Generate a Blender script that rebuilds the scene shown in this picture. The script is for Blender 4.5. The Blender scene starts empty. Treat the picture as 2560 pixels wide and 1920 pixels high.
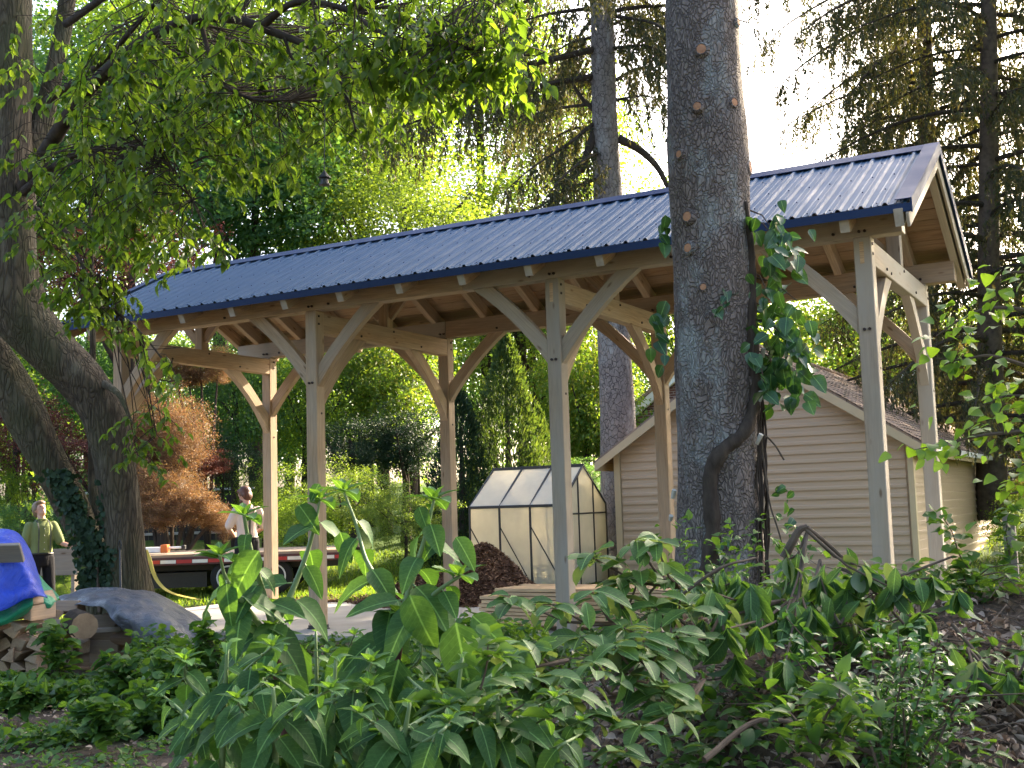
import bpy, math, random
import numpy as np
from mathutils import Vector, Matrix, Quaternion, noise as mnoise
random.seed(7); RNG = np.random.default_rng(7)
sc = bpy.context.scene; COL = sc.collection
R = math.radians
# ------------------------------------------------------------------ camera
CAMP = (2902., 9.2295, -11.6767, 1.4777, -.5011, .1033, -.0306)      # focal px (2560 wide), x, y, z, yaw, pitch, roll
f_, cx_, cy_, cz_, yaw_, pit_, rol_ = CAMP
FW = np.array([math.sin(yaw_)*math.cos(pit_), math.cos(yaw_)*math.cos(pit_), math.sin(pit_)])
_r0 = np.array([math.cos(yaw_), -math.sin(yaw_), 0.]); _u0 = np.cross(_r0, FW)
RT = _r0*math.cos(rol_)+_u0*math.sin(rol_); UP = -_r0*math.sin(rol_)+_u0*math.cos(rol_)
CP = np.array([cx_, cy_, cz_])
cam = bpy.data.cameras.new('camera'); cam.sensor_width = 36; cam.lens = f_/2560*36; cam.clip_end = 2000; cam.clip_start = .05
camo = bpy.data.objects.new('camera', cam); COL.objects.link(camo); sc.camera = camo
camo.matrix_world = Matrix(((RT[0], UP[0], -FW[0], CP[0]), (RT[1], UP[1], -FW[1], CP[1]), (RT[2], UP[2], -FW[2], CP[2]), (0, 0, 0, 1)))
# ------------------------------------------------------------------ sky and sun
SUN_HEAD, SUN_EL = R(14), R(27)                                       # heading from +Y towards +X
w = bpy.data.worlds.new('World'); sc.world = w; w.use_nodes = True
nt = w.node_tree; bg = nt.nodes['Background']
sky = nt.nodes.new('ShaderNodeTexSky'); sky.sky_type = 'NISHITA'; sky.sun_disc = False
sky.sun_elevation = SUN_EL; sky.sun_rotation = SUN_HEAD; sky.dust_density = 5; sky.air_density = .8; sky.ozone_density = .6
nt.links.new(sky.outputs[0], bg.inputs[0]); bg.inputs[1].default_value = .15
sl = bpy.data.lights.new('sun', 'SUN'); sl.energy = 4.2; sl.angle = R(.6); sl.color = (1, .84, .62)
so = bpy.data.objects.new('sun', sl); COL.objects.link(so)
SUND = Vector((math.sin(SUN_HEAD)*math.cos(SUN_EL), math.cos(SUN_HEAD)*math.cos(SUN_EL), math.sin(SUN_EL)))
so.rotation_euler = (-SUND).to_track_quat('-Z', 'Y').to_euler()
sc.view_settings.view_transform = 'Standard'; sc.view_settings.look = 'None'; sc.view_settings.gamma = 1
sc.view_settings.exposure = 2.62
cy = sc.cycles
cy.max_bounces = 7; cy.diffuse_bounces = 4; cy.glossy_bounces = 3; cy.transmission_bounces = 5; cy.transparent_max_bounces = 8
cy.use_denoising = True
# ------------------------------------------------------------------ pixel helpers (photo pixel -> point, given what it touches)
def ray(x, y): return FW+RT*((x-1280)/f_)-UP*((y-960)/f_)
def dep(x, y, d): return Vector(CP+ray(x, y)*d)
def onz(x, y, z=0): q = ray(x, y); return Vector(CP+q*((z-CP[2])/q[2]))
def ony(x, y, Y): q = ray(x, y); return Vector(CP+q*((Y-CP[1])/q[1]))
def onx(x, y, X): q = ray(x, y); return Vector(CP+q*((X-CP[0])/q[0]))
def ground_at(x, d):                                                  # ground point under image column x at distance d
    q = dep(x, 1261, d); return Vector((q.x, q.y, gz(q.x, q.y)))
def gz(x, y):                                                         # terrain height
    dx, dy = x-CP[0], y-CP[1]; d = dx*FW[0]+dy*FW[1]
    z = -.05
    t = min(1, max(0, (d-22)/9)); z += .85*t*t*(3-2*t)
    t = min(1, max(0, (d-32)/40)); z += 2.2*t
    return z
# ------------------------------------------------------------------ object helpers
WM = {}
def link(o, world=None, parent=None):
    COL.objects.link(o); m = world or Matrix.Identity(4)
    if parent is not None:
        o.parent = parent; o.matrix_parent_inverse = WM[parent.name].inverted()
    o.matrix_basis = m; WM[o.name] = m.copy(); return o
def tag(o, label, cat=None, group=None, kind=None):
    if label: o['label'] = label
    if cat: o['category'] = cat
    if group: o['group'] = group
    if kind: o['kind'] = kind
    return o
def thing(name, label, cat, loc=(0, 0, 0), group=None):
    o = bpy.data.objects.new(name, None); o.empty_display_size = .2
    link(o, Matrix.Translation(Vector(loc))); return tag(o, label, cat, group)
def npmesh(name, V, faces, mats=(), smooth=False, uv=None, midx=None):
    """V (n,3); faces: list of int arrays (m,k)"""
    V = np.ascontiguousarray(V, np.float32); me = bpy.data.meshes.new(name)
    faces = [np.asarray(F, np.int32) for F in faces if len(F)]
    li = np.concatenate([F.ravel() for F in faces]); tot = np.concatenate([np.full(len(F), F.shape[1], np.int32) for F in faces])
    st = np.concatenate([[0], np.cumsum(tot)[:-1]]).astype(np.int32)
    me.vertices.add(len(V)); me.vertices.foreach_set('co', V.ravel())
    me.loops.add(len(li)); me.loops.foreach_set('vertex_index', li)
    me.polygons.add(len(tot)); me.polygons.foreach_set('loop_start', st); me.polygons.foreach_set('loop_total', tot)
    if smooth: me.polygons.foreach_set('use_smooth', np.ones(len(tot), bool))
    for m in (mats if isinstance(mats, (list, tuple)) else [mats]): me.materials.append(m)
    if midx is not None: me.polygons.foreach_set('material_index', np.asarray(midx, np.int32))
    if uv is not None:
        l = me.uv_layers.new(name='UVMap'); l.data.foreach_set('uv', np.asarray(uv, np.float32)[li].ravel())
    me.update(); me.validate(); return me
class MB:
    def __init__(s): s.V = []; s.F = []
    def add(s, V, F):
        b = len(s.V); s.V += [tuple(v) for v in V]; s.F += [tuple(b+i for i in f) for f in F]; return s
    def box(s, x0, x1, y0, y1, z0, z1, M=None):
        V = [Vector((x, y, z)) for z in (z0, z1) for y in (y0, y1) for x in (x0, x1)]
        if M: V = [M@v for v in V]
        return s.add(V, [(0, 2, 3, 1), (4, 5, 7, 6), (0, 1, 5, 4), (2, 6, 7, 3), (0, 4, 6, 2), (1, 3, 7, 5)])
    def prism(s, pts, a, b):                                          # polygon of (u,v) extruded between vectors by function
        n = len(pts); V = [a(*p) for p in pts]+[b(*p) for p in pts]
        return s.add(V, [tuple(range(n))[::-1], tuple(range(n, 2*n))]+[(i, (i+1) % n, n+(i+1) % n, n+i) for i in range(n)])
    def tube(s, pts, rad, n=8, cap=True):
        pts = [Vector(p) for p in pts]; m = len(pts); rings = []; prev = None
        for i, p in enumerate(pts):
            t = (pts[min(i+1, m-1)]-pts[max(i-1, 0)]).normalized()
            if prev is None:
                a = Vector((0, 0, 1)) if abs(t.z) < .9 else Vector((1, 0, 0)); u = t.cross(a).normalized()
            else: u = (prev-t*prev.dot(t)).normalized()
            v = t.cross(u); prev = u; r = rad[i] if hasattr(rad, '__len__') else rad
            rings.append([p+(u*math.cos(2*math.pi*k/n)+v*math.sin(2*math.pi*k/n))*r for k in range(n)])
        b = len(s.V)
        for r_ in rings: s.V += [tuple(q) for q in r_]
        for i in range(m-1):
            for k in range(n):
                k2 = (k+1) % n; s.F.append((b+i*n+k, b+i*n+k2, b+(i+1)*n+k2, b+(i+1)*n+k))
        if cap: s.F.append(tuple(b+k for k in range(n))[::-1]); s.F.append(tuple(b+(m-1)*n+k for k in range(n)))
        return s
    def lathe(s, prof, n=16, M=None):                                 # profile (r,z) about z
        b = len(s.V); m = len(prof)
        for r, z in prof:
            for k in range(n):
                v = Vector((r*math.cos(2*math.pi*k/n), r*math.sin(2*math.pi*k/n), z)); s.V.append(tuple(M@v if M else v))
        for i in range(m-1):
            for k in range(n): k2 = (k+1) % n; s.F.append((b+i*n+k, b+i*n+k2, b+(i+1)*n+k2, b+(i+1)*n+k))
        s.F.append(tuple(b+k for k in range(n))[::-1]); s.F.append(tuple(b+(m-1)*n+k for k in range(n))); return s
    def mesh(s, name, mat, smooth=False):
        me = bpy.data.meshes.new(name); me.from_pydata(s.V, [], s.F); me.materials.append(mat)
        if smooth: me.polygons.foreach_set('use_smooth', np.ones(len(me.polygons), bool))
        me.update(); return me
    def build(s, name, mat, parent=None, world=None, smooth=False):
        return link(bpy.data.objects.new(name, s.mesh(name, mat, smooth)), world, parent)
def cbox(L, W, D, c=.006):                                            # chamfered beam: x 0..L, y +-W/2, z +-D/2
    x = (0, L); y = (-W/2, W/2); z = (-D/2, D/2); V = []; idx = {}
    for i in (0, 1):
        for j in (0, 1):
            for k in (0, 1):
                sx, sy, sz = (1-2*i)*c, (1-2*j)*c, (1-2*k)*c
                for a, (dx, dy, dz) in enumerate(((0, sy, sz), (sx, 0, sz), (sx, sy, 0))):
                    idx[i, j, k, a] = len(V); V.append((x[i]+dx, y[j]+dy, z[k]+dz))
    F = []
    for i in (0, 1): q = [idx[i, j, k, 0] for j, k in ((0, 0), (0, 1), (1, 1), (1, 0))]; F.append(q if i == 0 else q[::-1])
    for j in (0, 1): q = [idx[i, j, k, 1] for i, k in ((0, 0), (1, 0), (1, 1), (0, 1))]; F.append(q if j == 0 else q[::-1])
    for k in (0, 1): q = [idx[i, j, k, 2] for i, j in ((0, 0), (0, 1), (1, 1), (1, 0))]; F.append(q if k == 0 else q[::-1])
    for j in (0, 1):
        for k in (0, 1): F.append([idx[0, j, k, 1], idx[1, j, k, 1], idx[1, j, k, 2], idx[0, j, k, 2]])
    for i in (0, 1):
        for k in (0, 1): F.append([idx[i, 0, k, 0], idx[i, 1, k, 0], idx[i, 1, k, 2], idx[i, 0, k, 2]])
    for i in (0, 1):
        for j in (0, 1): F.append([idx[i, j, 0, 0], idx[i, j, 1, 0], idx[i, j, 1, 1], idx[i, j, 0, 1]])
    for i in (0, 1):
        for j in (0, 1):
            for k in (0, 1): F.append([idx[i, j, k, a] for a in (0, 1, 2)])
    return V, F
def frame(A, B, up=(0, 0, 1)):
    A, B = Vector(A), Vector(B); x = (B-A).normalized(); z = Vector(up); y = z.cross(x).normalized(); z = x.cross(y)
    return Matrix(((x.x, y.x, z.x, A.x), (x.y, y.y, z.y, A.y), (x.z, y.z, z.z, A.z), (0, 0, 0, 1)))
def beam(name, A, B, W, D, mat, parent=None, up=(0, 0, 1), c=.006):
    A, B = Vector(A), Vector(B); V, F = cbox((B-A).length, W, D, c); me = bpy.data.meshes.new(name); me.from_pydata(V, [], F)
    import bmesh
    bm = bmesh.new(); bm.from_mesh(me); bmesh.ops.recalc_face_normals(bm, faces=bm.faces); bm.to_mesh(me); bm.free()
    me.materials.append(mat); me.update(); return link(bpy.data.objects.new(name, me), frame(A, B, up), parent)
def smooth_path(pts, n):                                              # Catmull-Rom through (x,y,z,r)
    P = [np.array(p, float) for p in pts]; P = [2*P[0]-P[1]]+P+[2*P[-1]-P[-2]]; out = []
    for i in range(1, len(P)-2):
        for k in range(n):
            t = k/n; a, b, c, d = P[i-1:i+3]
            out.append(.5*(2*b+(c-a)*t+(2*a-5*b+4*c-d)*t*t+(3*b-a-3*c+d)*t**3))
    out.append(P[-2]); return out
# ------------------------------------------------------------------ materials
def newmat(name):
    m = bpy.data.materials.new(name); m.use_nodes = True; n = m.node_tree.nodes; n.clear()
    out = n.new('ShaderNodeOutputMaterial'); return m, n, m.node_tree.links, out
def ramp(n, stops):
    r = n.new('ShaderNodeValToRGB'); e = r.color_ramp.elements
    while len(e) < len(stops): e.new(.5)
    for i, (p, c) in enumerate(stops): e[i].position = p; e[i].color = (*c, 1)
    return r
def mixc(n, l, a, b, fac, mode='MIX'):
    x = n.new('ShaderNodeMix'); x.data_type = 'RGBA'; x.blend_type = mode
    for s, v in ((0, fac), (6, a), (7, b)):
        if hasattr(v, 'links') or hasattr(v, 'is_linked'): l.new(v, x.inputs[s])
        elif s == 0: x.inputs[0].default_value = v
        else: x.inputs[s].default_value = (*v, 1)
    return x.outputs[2]
def coords(n, l, scale=(1, 1, 1), kind='Object', rnd=True):
    tc = n.new('ShaderNodeTexCoord'); mp = n.new('ShaderNodeMapping'); mp.inputs['Scale'].default_value = scale
    src = tc.outputs[kind]
    if rnd:
        oi = n.new('ShaderNodeObjectInfo'); ad = n.new('ShaderNodeVectorMath'); ad.operation = 'MULTIPLY_ADD'
        cmb = n.new('ShaderNodeCombineXYZ')
        for i in range(3): l.new(oi.outputs['Random'], cmb.inputs[i])
        l.new(cmb.outputs[0], ad.inputs[0]); ad.inputs[1].default_value = (17, 31, 23); l.new(src, ad.inputs[2]); src = ad.outputs[0]
    l.new(src, mp.inputs[0]); return mp.outputs[0]
def noi(n, l, vec, scale, detail=5, rough=.6, dist=0):
    t = n.new('ShaderNodeTexNoise'); t.inputs['Scale'].default_value = scale; t.inputs['Detail'].default_value = detail
    t.inputs['Roughness'].default_value = rough; t.inputs['Distortion'].default_value = dist
    if vec is not None: l.new(vec, t.inputs['Vector'])
    return t.outputs['Fac']
def bsdf(n, l, out, col, rough=.6, spec=.4, metal=0, bump=None, bstr=.3, bdist=.02):
    b = n.new('ShaderNodeBsdfPrincipled')
    for k, v in (('Base Color', col), ('Roughness', rough), ('Metallic', metal)):
        if hasattr(v, 'is_linked'): l.new(v, b.inputs[k])
        else: b.inputs[k].default_value = (*v, 1) if k == 'Base Color' else v
    b.inputs['Specular IOR Level'].default_value = spec
    if bump is not None:
        bp = n.new('ShaderNodeBump'); bp.inputs['Strength'].default_value = bstr; bp.inputs['Distance'].default_value = bdist
        l.new(bump, bp.inputs['Height']); l.new(bp.outputs[0], b.inputs['Normal'])
    if out is not None: l.new(b.outputs[0], out.inputs[0])
    return b
def simple(name, c1, c2=None, scale=3, rough=.6, spec=.3, metal=0, bump=.2, stretch=(1, 1, 1), bdist=.01, detail=6, rnd=True):
    m, n, l, out = newmat(name); c2 = c2 or tuple(x*.7 for x in c1)
    v = coords(n, l, stretch, rnd=rnd); f = noi(n, l, v, scale, detail); r = ramp(n, [(.3, c2), (.7, c1)]); l.new(f, r.inputs[0])
    bsdf(n, l, out, r.outputs[0], rough, spec, metal, f, bump, bdist); return m
def wood(name, light, dark, grey=None, greyamt=0., knots=True, rough=.72):
    m, n, l, out = newmat(name); v = coords(n, l, (1.2, 16, 16)); f = noi(n, l, v, 1.6, 6, .65, .6)
    v2 = coords(n, l, (3, 70, 70)); f2 = noi(n, l, v2, 1.2, 3)
    r = ramp(n, [(.28, dark), (.5, tuple((a+b)/2 for a, b in zip(light, dark))), (.72, light)]); l.new(f, r.inputs[0])
    r2 = ramp(n, [(.35, (.62, .6, .58)), (.65, (1.1, 1.09, 1.08))]); l.new(f2, r2.inputs[0])
    c = mixc(n, l, r.outputs[0], r2.outputs[0], .8, 'MULTIPLY')
    v3 = coords(n, l, (.8, 3, 3)); f3 = noi(n, l, v3, 1.1, 4)
    if grey:
        r3 = ramp(n, [(max(0, .5-greyamt*.5), (0, 0, 0)), (min(1, 1.0-greyamt*.5), (1, 1, 1))]); l.new(f3, r3.inputs[0])
        c = mixc(n, l, c, grey, r3.outputs[0])
    if knots:
        vo = n.new('ShaderNodeTexVoronoi'); l.new(coords(n, l, (2.2, 6.5, 6.5)), vo.inputs['Vector']); vo.inputs['Scale'].default_value = 1
        rk = ramp(n, [(.05, (.38, .26, .18)), (.13, (1, 1, 1))]); l.new(vo.outputs['Distance'], rk.inputs[0]); c = mixc(n, l, c, rk.outputs[0], .75, 'MULTIPLY')
    oi = n.new('ShaderNodeObjectInfo'); ro = ramp(n, [(0, (.84, .82, .8)), (1, (1.1, 1.08, 1.05))]); l.new(oi.outputs['Random'], ro.inputs[0])
    c = mixc(n, l, c, ro.outputs[0], 1, 'MULTIPLY')
    bsdf(n, l, out, c, rough, .25, 0, f2, .25, .004); return m
def leafmat(name, cols, trans=.5, rough=.45, spec=.35, tcol=None, vein=0., under=None):
    """cols: list of colours picked at random per leaf"""
    m, n, l, out = newmat(name); g = n.new('ShaderNodeNewGeometry'); oi = n.new('ShaderNodeObjectInfo')
    ad = n.new('ShaderNodeMath'); ad.operation = 'ADD'; l.new(g.outputs['Random Per Island'], ad.inputs[0]); l.new(oi.outputs['Random'], ad.inputs[1])
    fr = n.new('ShaderNodeMath'); fr.operation = 'FRACT'; l.new(ad.outputs[0], fr.inputs[0])
    r = ramp(n, [(i/max(1, len(cols)-1), c) for i, c in enumerate(cols)]); l.new(fr.outputs[0], r.inputs[0]); c = r.outputs[0]
    if vein:
        uv = n.new('ShaderNodeUVMap'); sp = n.new('ShaderNodeSeparateXYZ'); l.new(uv.outputs[0], sp.inputs[0])
        a = n.new('ShaderNodeMath'); a.operation = 'SUBTRACT'; l.new(sp.outputs[0], a.inputs[0]); a.inputs[1].default_value = .5
        b = n.new('ShaderNodeMath'); b.operation = 'ABSOLUTE'; l.new(a.outputs[0], b.inputs[0])
        rv = ramp(n, [(.012, (1, 1, 1)), (.035, (0, 0, 0))]); l.new(b.outputs[0], rv.inputs[0])
        # side veins: stripes along v skewed by |u|
        q = n.new('ShaderNodeMath'); q.operation = 'MULTIPLY_ADD'; l.new(b.outputs[0], q.inputs[0]); q.inputs[1].default_value = -.45; l.new(sp.outputs[1], q.inputs[2])
        q2 = n.new('ShaderNodeMath'); q2.operation = 'MULTIPLY'; l.new(q.outputs[0], q2.inputs[0]); q2.inputs[1].default_value = 62
        q3 = n.new('ShaderNodeMath'); q3.operation = 'SINE'; l.new(q2.outputs[0], q3.inputs[0])
        rs = ramp(n, [(.9, (0, 0, 0)), (1, (.4, .4, .4))]); l.new(q3.outputs[0], rs.inputs[0])
        mx = mixc(n, l, rv.outputs[0], rs.outputs[0], .5, 'ADD')
        c = mixc(n, l, c, tuple(min(1, x*1.9+.03) for x in cols[-1]), mx)
        blotch = noi(n, l, coords(n, l, (1, 1, 1)), 14, 4); rb = ramp(n, [(.3, (.78, .8, .75)), (.7, (1.1, 1.1, 1.05))]); l.new(blotch, rb.inputs[0]); c = mixc(n, l, c, rb.outputs[0], 1, 'MULTIPLY')
    if under: c = mixc(n, l, c, under, g.outputs['Backfacing'])
    b = bsdf(n, l, None, c, rough, spec)
    t = n.new('ShaderNodeBsdfTranslucent')
    tc = mixc(n, l, c, tcol or (2.3, 2.0, .6), 1, 'MULTIPLY'); l.new(tc, t.inputs[0])
    ms = n.new('ShaderNodeMixShader'); ms.inputs[0].default_value = trans; l.new(b.outputs[0], ms.inputs[1]); l.new(t.outputs[0], ms.inputs[2]); l.new(ms.outputs[0], out.inputs[0])
    return m
def barkmat(name, c1, c2, plate=9., lichen=None, lichen_amt=.4, stretch=(1, 1, .35), bstr=.7, bdist=.03, moss=None, crack=.05, warp=.12, cmin=.2):
    m, n, l, out = newmat(name); v = coords(n, l, stretch)
    vo = n.new('ShaderNodeTexVoronoi'); vo.feature = 'DISTANCE_TO_EDGE'; vo.inputs['Scale'].default_value = plate
    ds = n.new('ShaderNodeVectorMath'); ds.operation = 'MULTIPLY_ADD'; tn = n.new('ShaderNodeTexNoise'); tn.inputs['Scale'].default_value = 7; l.new(v, tn.inputs['Vector'])
    l.new(tn.outputs['Color'], ds.inputs[0]); ds.inputs[1].default_value = (warp,)*3; l.new(v, ds.inputs[2]); l.new(ds.outputs[0], vo.inputs['Vector'])
    rc = ramp(n, [(0, (cmin,)*3), (crack, (1, 1, 1))]); l.new(vo.outputs['Distance'], rc.inputs[0])
    f = noi(n, l, v, 14, 8, .7); r = ramp(n, [(.3, c2), (.68, c1)]); l.new(f, r.inputs[0])
    c = mixc(n, l, tuple(x*.35 for x in c2), r.outputs[0], rc.outputs[0])
    if lichen:
        f2 = noi(n, l, coords(n, l, (1, 1, .45)), 2.3, 9, .72); r2 = ramp(n, [(.62-lichen_amt*.3, (0, 0, 0)), (.74-lichen_amt*.2, (1, 1, 1))]); l.new(f2, r2.inputs[0]); c = mixc(n, l, c, lichen, r2.outputs[0])
    if moss:
        f3 = noi(n, l, coords(n, l, (1, 1, .6)), 1.3, 6); r3 = ramp(n, [(.45, (0, 0, 0)), (.65, (.8, .8, .8))]); l.new(f3, r3.inputs[0]); c = mixc(n, l, c, moss, r3.outputs[0])
    h = n.new('ShaderNodeMath'); h.operation = 'MULTIPLY_ADD'; l.new(f, h.inputs[0]); h.inputs[1].default_value = .5; l.new(rc.outputs[0], h.inputs[2])
    bsdf(n, l, out, c, .9, .15, 0, h.outputs[0], bstr, bdist); return m
M = {}
M['wood'] = wood('oak_timber', (.54, .385, .24), (.37, .25, .145), (.36, .31, .24), .35)
M['wood_grey'] = wood('weathered_timber', (.46, .35, .235), (.31, .23, .15), (.37, .325, .26), .7)
M['deckboard'] = wood('roof_boards', (.46, .30, .165), (.27, .165, .085), (.30, .23, .15), .4)
M['fresh'] = wood('fresh_lumber', (.72, .5, .29), (.52, .34, .19), None, 0)
M['old_plank'] = wood('old_planks', (.33, .25, .18), (.16, .12, .09), (.28, .26, .24), .5)
M['endgrain'] = simple('end_grain', (.5, .47, .41), (.36, .31, .25), 9, .8, .2, bump=.15)
M['peg'] = simple('peg_dark', (.05, .03, .025), (.03, .02, .018), 20, .6)
M['iron'] = simple('black_iron', (.02, .02, .022), (.012, .012, .012), 20, .5, .5)
M['alum'] = simple('aluminium', (.6, .6, .6), (.5, .5, .5), 20, .4, .5, .6)
def roofmetal(name, c, rough):
    m, n, l, out = newmat(name); v = coords(n, l, (1, 1, 1), rnd=False); f = noi(n, l, v, 1.7, 4); r = ramp(n, [(.3, (rough-.06,)*3), (.7, (rough+.08,)*3)]); l.new(f, r.inputs[0])
    b = bsdf(n, l, out, c, r.outputs[0], .12, .0, f, .06, .02); return m
M['roof'] = roofmetal('navy_roof_metal', (.06, .105, .165), .52)
M['roof_trim'] = roofmetal('navy_trim_metal', (.018, .036, .09), .5)
M['siding'] = simple('tan_siding', (.49, .345, .22), (.45, .315, .2), 2, .55, .3, bump=.05, stretch=(.6, 4, 14))
M['trim'] = simple('cream_trim', (.54, .41, .24), (.50, .37, .215), 2, .5, .3, bump=.03)
M['white'] = simple('white_paint', (.78, .77, .74), (.68, .67, .65), 4, .5, .3, bump=.04)
def shinglemat():
    m, n, l, out = newmat('brown_shingles'); g = n.new('ShaderNodeTexBrick'); l.new(coords(n, l, (1, 1, 1), rnd=False), g.inputs['Vector'])
    g.inputs['Scale'].default_value = 1; g.inputs['Brick Width'].default_value = .33; g.inputs['Row Height'].default_value = .14; g.inputs['Mortar Size'].default_value = .004
    g.inputs['Color1'].default_value = (.38, .265, .19, 1); g.inputs['Color2'].default_value = (.23, .17, .135, 1); g.inputs['Mortar'].default_value = (.05, .04, .04, 1)
    f = noi(n, l, coords(n, l, rnd=False), 130, 3); r = ramp(n, [(.35, (.65, .65, .65)), (.7, (1.3, 1.25, 1.2))]); l.new(f, r.inputs[0])
    bsdf(n, l, out, mixc(n, l, g.outputs['Color'], r.outputs[0], 1, 'MULTIPLY'), .9, .15, 0, f, .3, .004); return m
M['shingle'] = shinglemat()
def brickmat(name='red_brick'):
    m, n, l, out = newmat(name); g = n.new('ShaderNodeTexBrick'); tc = n.new('ShaderNodeTexCoord'); mp = n.new('ShaderNodeMapping'); mp.inputs['Rotation'].default_value = (R(90), 0, 0)
    l.new(tc.outputs['Object'], mp.inputs[0]); l.new(mp.outputs[0], g.inputs['Vector'])
    g.inputs['Scale'].default_value = 1; g.inputs['Brick Width'].default_value = .24; g.inputs['Row Height'].default_value = .08; g.inputs['Mortar Size'].default_value = .008
    g.inputs['Color1'].default_value = (.17, .08, .065, 1); g.inputs['Color2'].default_value = (.11, .05, .045, 1); g.inputs['Mortar'].default_value = (.32, .29, .27, 1)
    bsdf(n, l, out, g.outputs['Color'], .85, .2); return m
M['brick'] = brickmat()
def polymat():
    m, n, l, out = newmat('twinwall_polycarbonate'); tr = n.new('ShaderNodeBsdfTransparent'); tl = n.new('ShaderNodeBsdfTranslucent'); gl = n.new('ShaderNodeBsdfGlossy'); df = n.new('ShaderNodeBsdfDiffuse')
    tr.inputs[0].default_value = (.92, .9, .82, 1); tl.inputs[0].default_value = (.9, .86, .74, 1); df.inputs[0].default_value = (.8, .77, .68, 1); gl.inputs['Roughness'].default_value = .15
    f = noi(n, l, coords(n, l, (1, 1, 1)), 2.2, 3); r = ramp(n, [(.3, (.6,)*3), (.75, (.82,)*3)]); l.new(f, r.inputs[0])
    a = n.new('ShaderNodeMixShader'); l.new(r.outputs[0], a.inputs[0]); l.new(tr.outputs[0], a.inputs[1]); l.new(tl.outputs[0], a.inputs[2])
    d = n.new('ShaderNodeMixShader'); d.inputs[0].default_value = .25; l.new(a.outputs[0], d.inputs[1]); l.new(df.outputs[0], d.inputs[2])
    e = n.new('ShaderNodeMixShader'); e.inputs[0].default_value = .07; l.new(d.outputs[0], e.inputs[1]); l.new(gl.outputs[0], e.inputs[2]); l.new(e.outputs[0], out.inputs[0]); return m
M['poly'] = polymat()
def tarpmat(name, c1, c2, rough=.35):
    m, n, l, out = newmat(name); f = noi(n, l, coords(n, l, (1, 1, 1), rnd=False), 5, 7, .65, 1.2); r = ramp(n, [(.3, c2), (.7, c1)]); l.new(f, r.inputs[0])
    bsdf(n, l, out, r.outputs[0], rough, .5, 0, f, .8, .05); return m
M['tarp_blue'] = tarpmat('blue_tarp', (.012, .06, .55), (.008, .035, .36))
M['tarp_green'] = tarpmat('green_tarp', (.02, .30, .16), (.012, .19, .10))
M['tarp_grey'] = tarpmat('grey_tarp', (.13, .135, .15), (.06, .063, .075), .36)
M['concrete'] = simple('concrete', (.40, .37, .33), (.30, .28, .25), 2.2, .9, .2, bump=.15, bdist=.005)
M['mulch'] = simple('mulch', (.10, .055, .035), (.05, .028, .02), 30, .95, .1, bump=.8, bdist=.03)
M['chip'] = leafmat('bark_chips', [(.075, .04, .027), (.12, .065, .04), (.20, .115, .07), (.30, .18, .11)], .02, .85, .2)
# bark
M['bark_spruce'] = barkmat('spruce_bark', (.24, .20, .178), (.13, .105, .093), 30, (.29, .31, .30), .33, (1, 1, .62), 1, .03, crack=.17, warp=.2, cmin=.5)
M['bark_spruce2'] = barkmat('far_spruce_bark', (.24, .21, .19), (.13, .11, .10), 12, (.34, .34, .32), .35, (1, 1, .7), .8, .03)
M['bark_smooth'] = barkmat('smooth_bark', (.135, .108, .075), (.05, .04, .029), 20, (.16, .14, .10), .34, (1, 1, .16), .9, .03, (.06, .062, .03), .2, .2, .45)
M['bark_dark'] = simple('dark_bark', (.07, .055, .042), (.03, .024, .02), 8, .95, .1, bump=.6, stretch=(1, 1, .3), bdist=.03)
M['bark_twig'] = simple('twig_bark', (.13, .10, .075), (.06, .045, .035), 8, .9, .1, bump=.3)
M['cutwood'] = simple('cut_stub_wood', (.42, .22, .12), (.26, .13, .075), 12, .8, .2, bump=.2)
M['log_end'] = simple('log_end', (.34, .23, .14), (.20, .13, .08), 7, .85, .15, bump=.3)
M['split'] = wood('split_firewood', (.46, .31, .19), (.30, .19, .11), (.33, .28, .23), .4, False)
# leaves
M['l_mag'] = leafmat('broad_leaves', [(.05, .10, .02), (.07, .135, .024), (.10, .17, .028), (.07, .12, .035)], .62, .38, .4)
M['l_maple'] = leafmat('maple_leaves', [(.06, .12, .028), (.085, .155, .032), (.115, .19, .036), (.075, .14, .05)], .66, .5, .3)
M['l_yellow'] = leafmat('yellow_green_leaves', [(.06, .13, .025), (.09, .165, .032), (.12, .19, .04), (.15, .17, .045)], .5, .5, .3)
M['l_teal'] = leafmat('blue_green_leaves', [(.04, .10, .045), (.055, .13, .055), (.075, .16, .06)], .6, .5, .3)
M['l_red'] = leafmat('dark_red_leaves', [(.07, .02, .018), (.11, .03, .022), (.15, .045, .03), (.08, .04, .025)], .25, .5, .3, (1.3, 1, .8))
M['l_orange'] = leafmat('orange_leaves', [(.13, .065, .04), (.19, .10, .055), (.25, .155, .07), (.15, .11, .05), (.10, .045, .035)], .4, .5, .3, (1.6, 1.4, .9))
M['l_dark'] = leafmat('dark_evergreen', [(.012, .03, .016), (.02, .045, .022), (.03, .06, .026)], .2, .6, .25)
M['l_arbor'] = leafmat('arborvitae_sprays', [(.03, .06, .02), (.05, .09, .026), (.08, .12, .035)], .35, .6, .25)
M['l_bush'] = leafmat('bush_leaves', [(.07, .125, .03), (.10, .165, .036), (.135, .205, .045), (.085, .14, .042)], .48, .45, .3)
M['l_needle'] = leafmat('spruce_needles', [(.03, .042, .024), (.045, .058, .03), (.07, .072, .04), (.09, .08, .048)], .35, .6, .25)
M['l_poke'] = leafmat('pokeweed_leaves', [(.03, .08, .027), (.042, .105, .034), (.058, .135, .04)], .38, .58, .2, vein=1)
M['l_pokey'] = leafmat('young_pokeweed_leaves', [(.06, .145, .035), (.09, .185, .045)], .42, .42, .4, vein=1)
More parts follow.
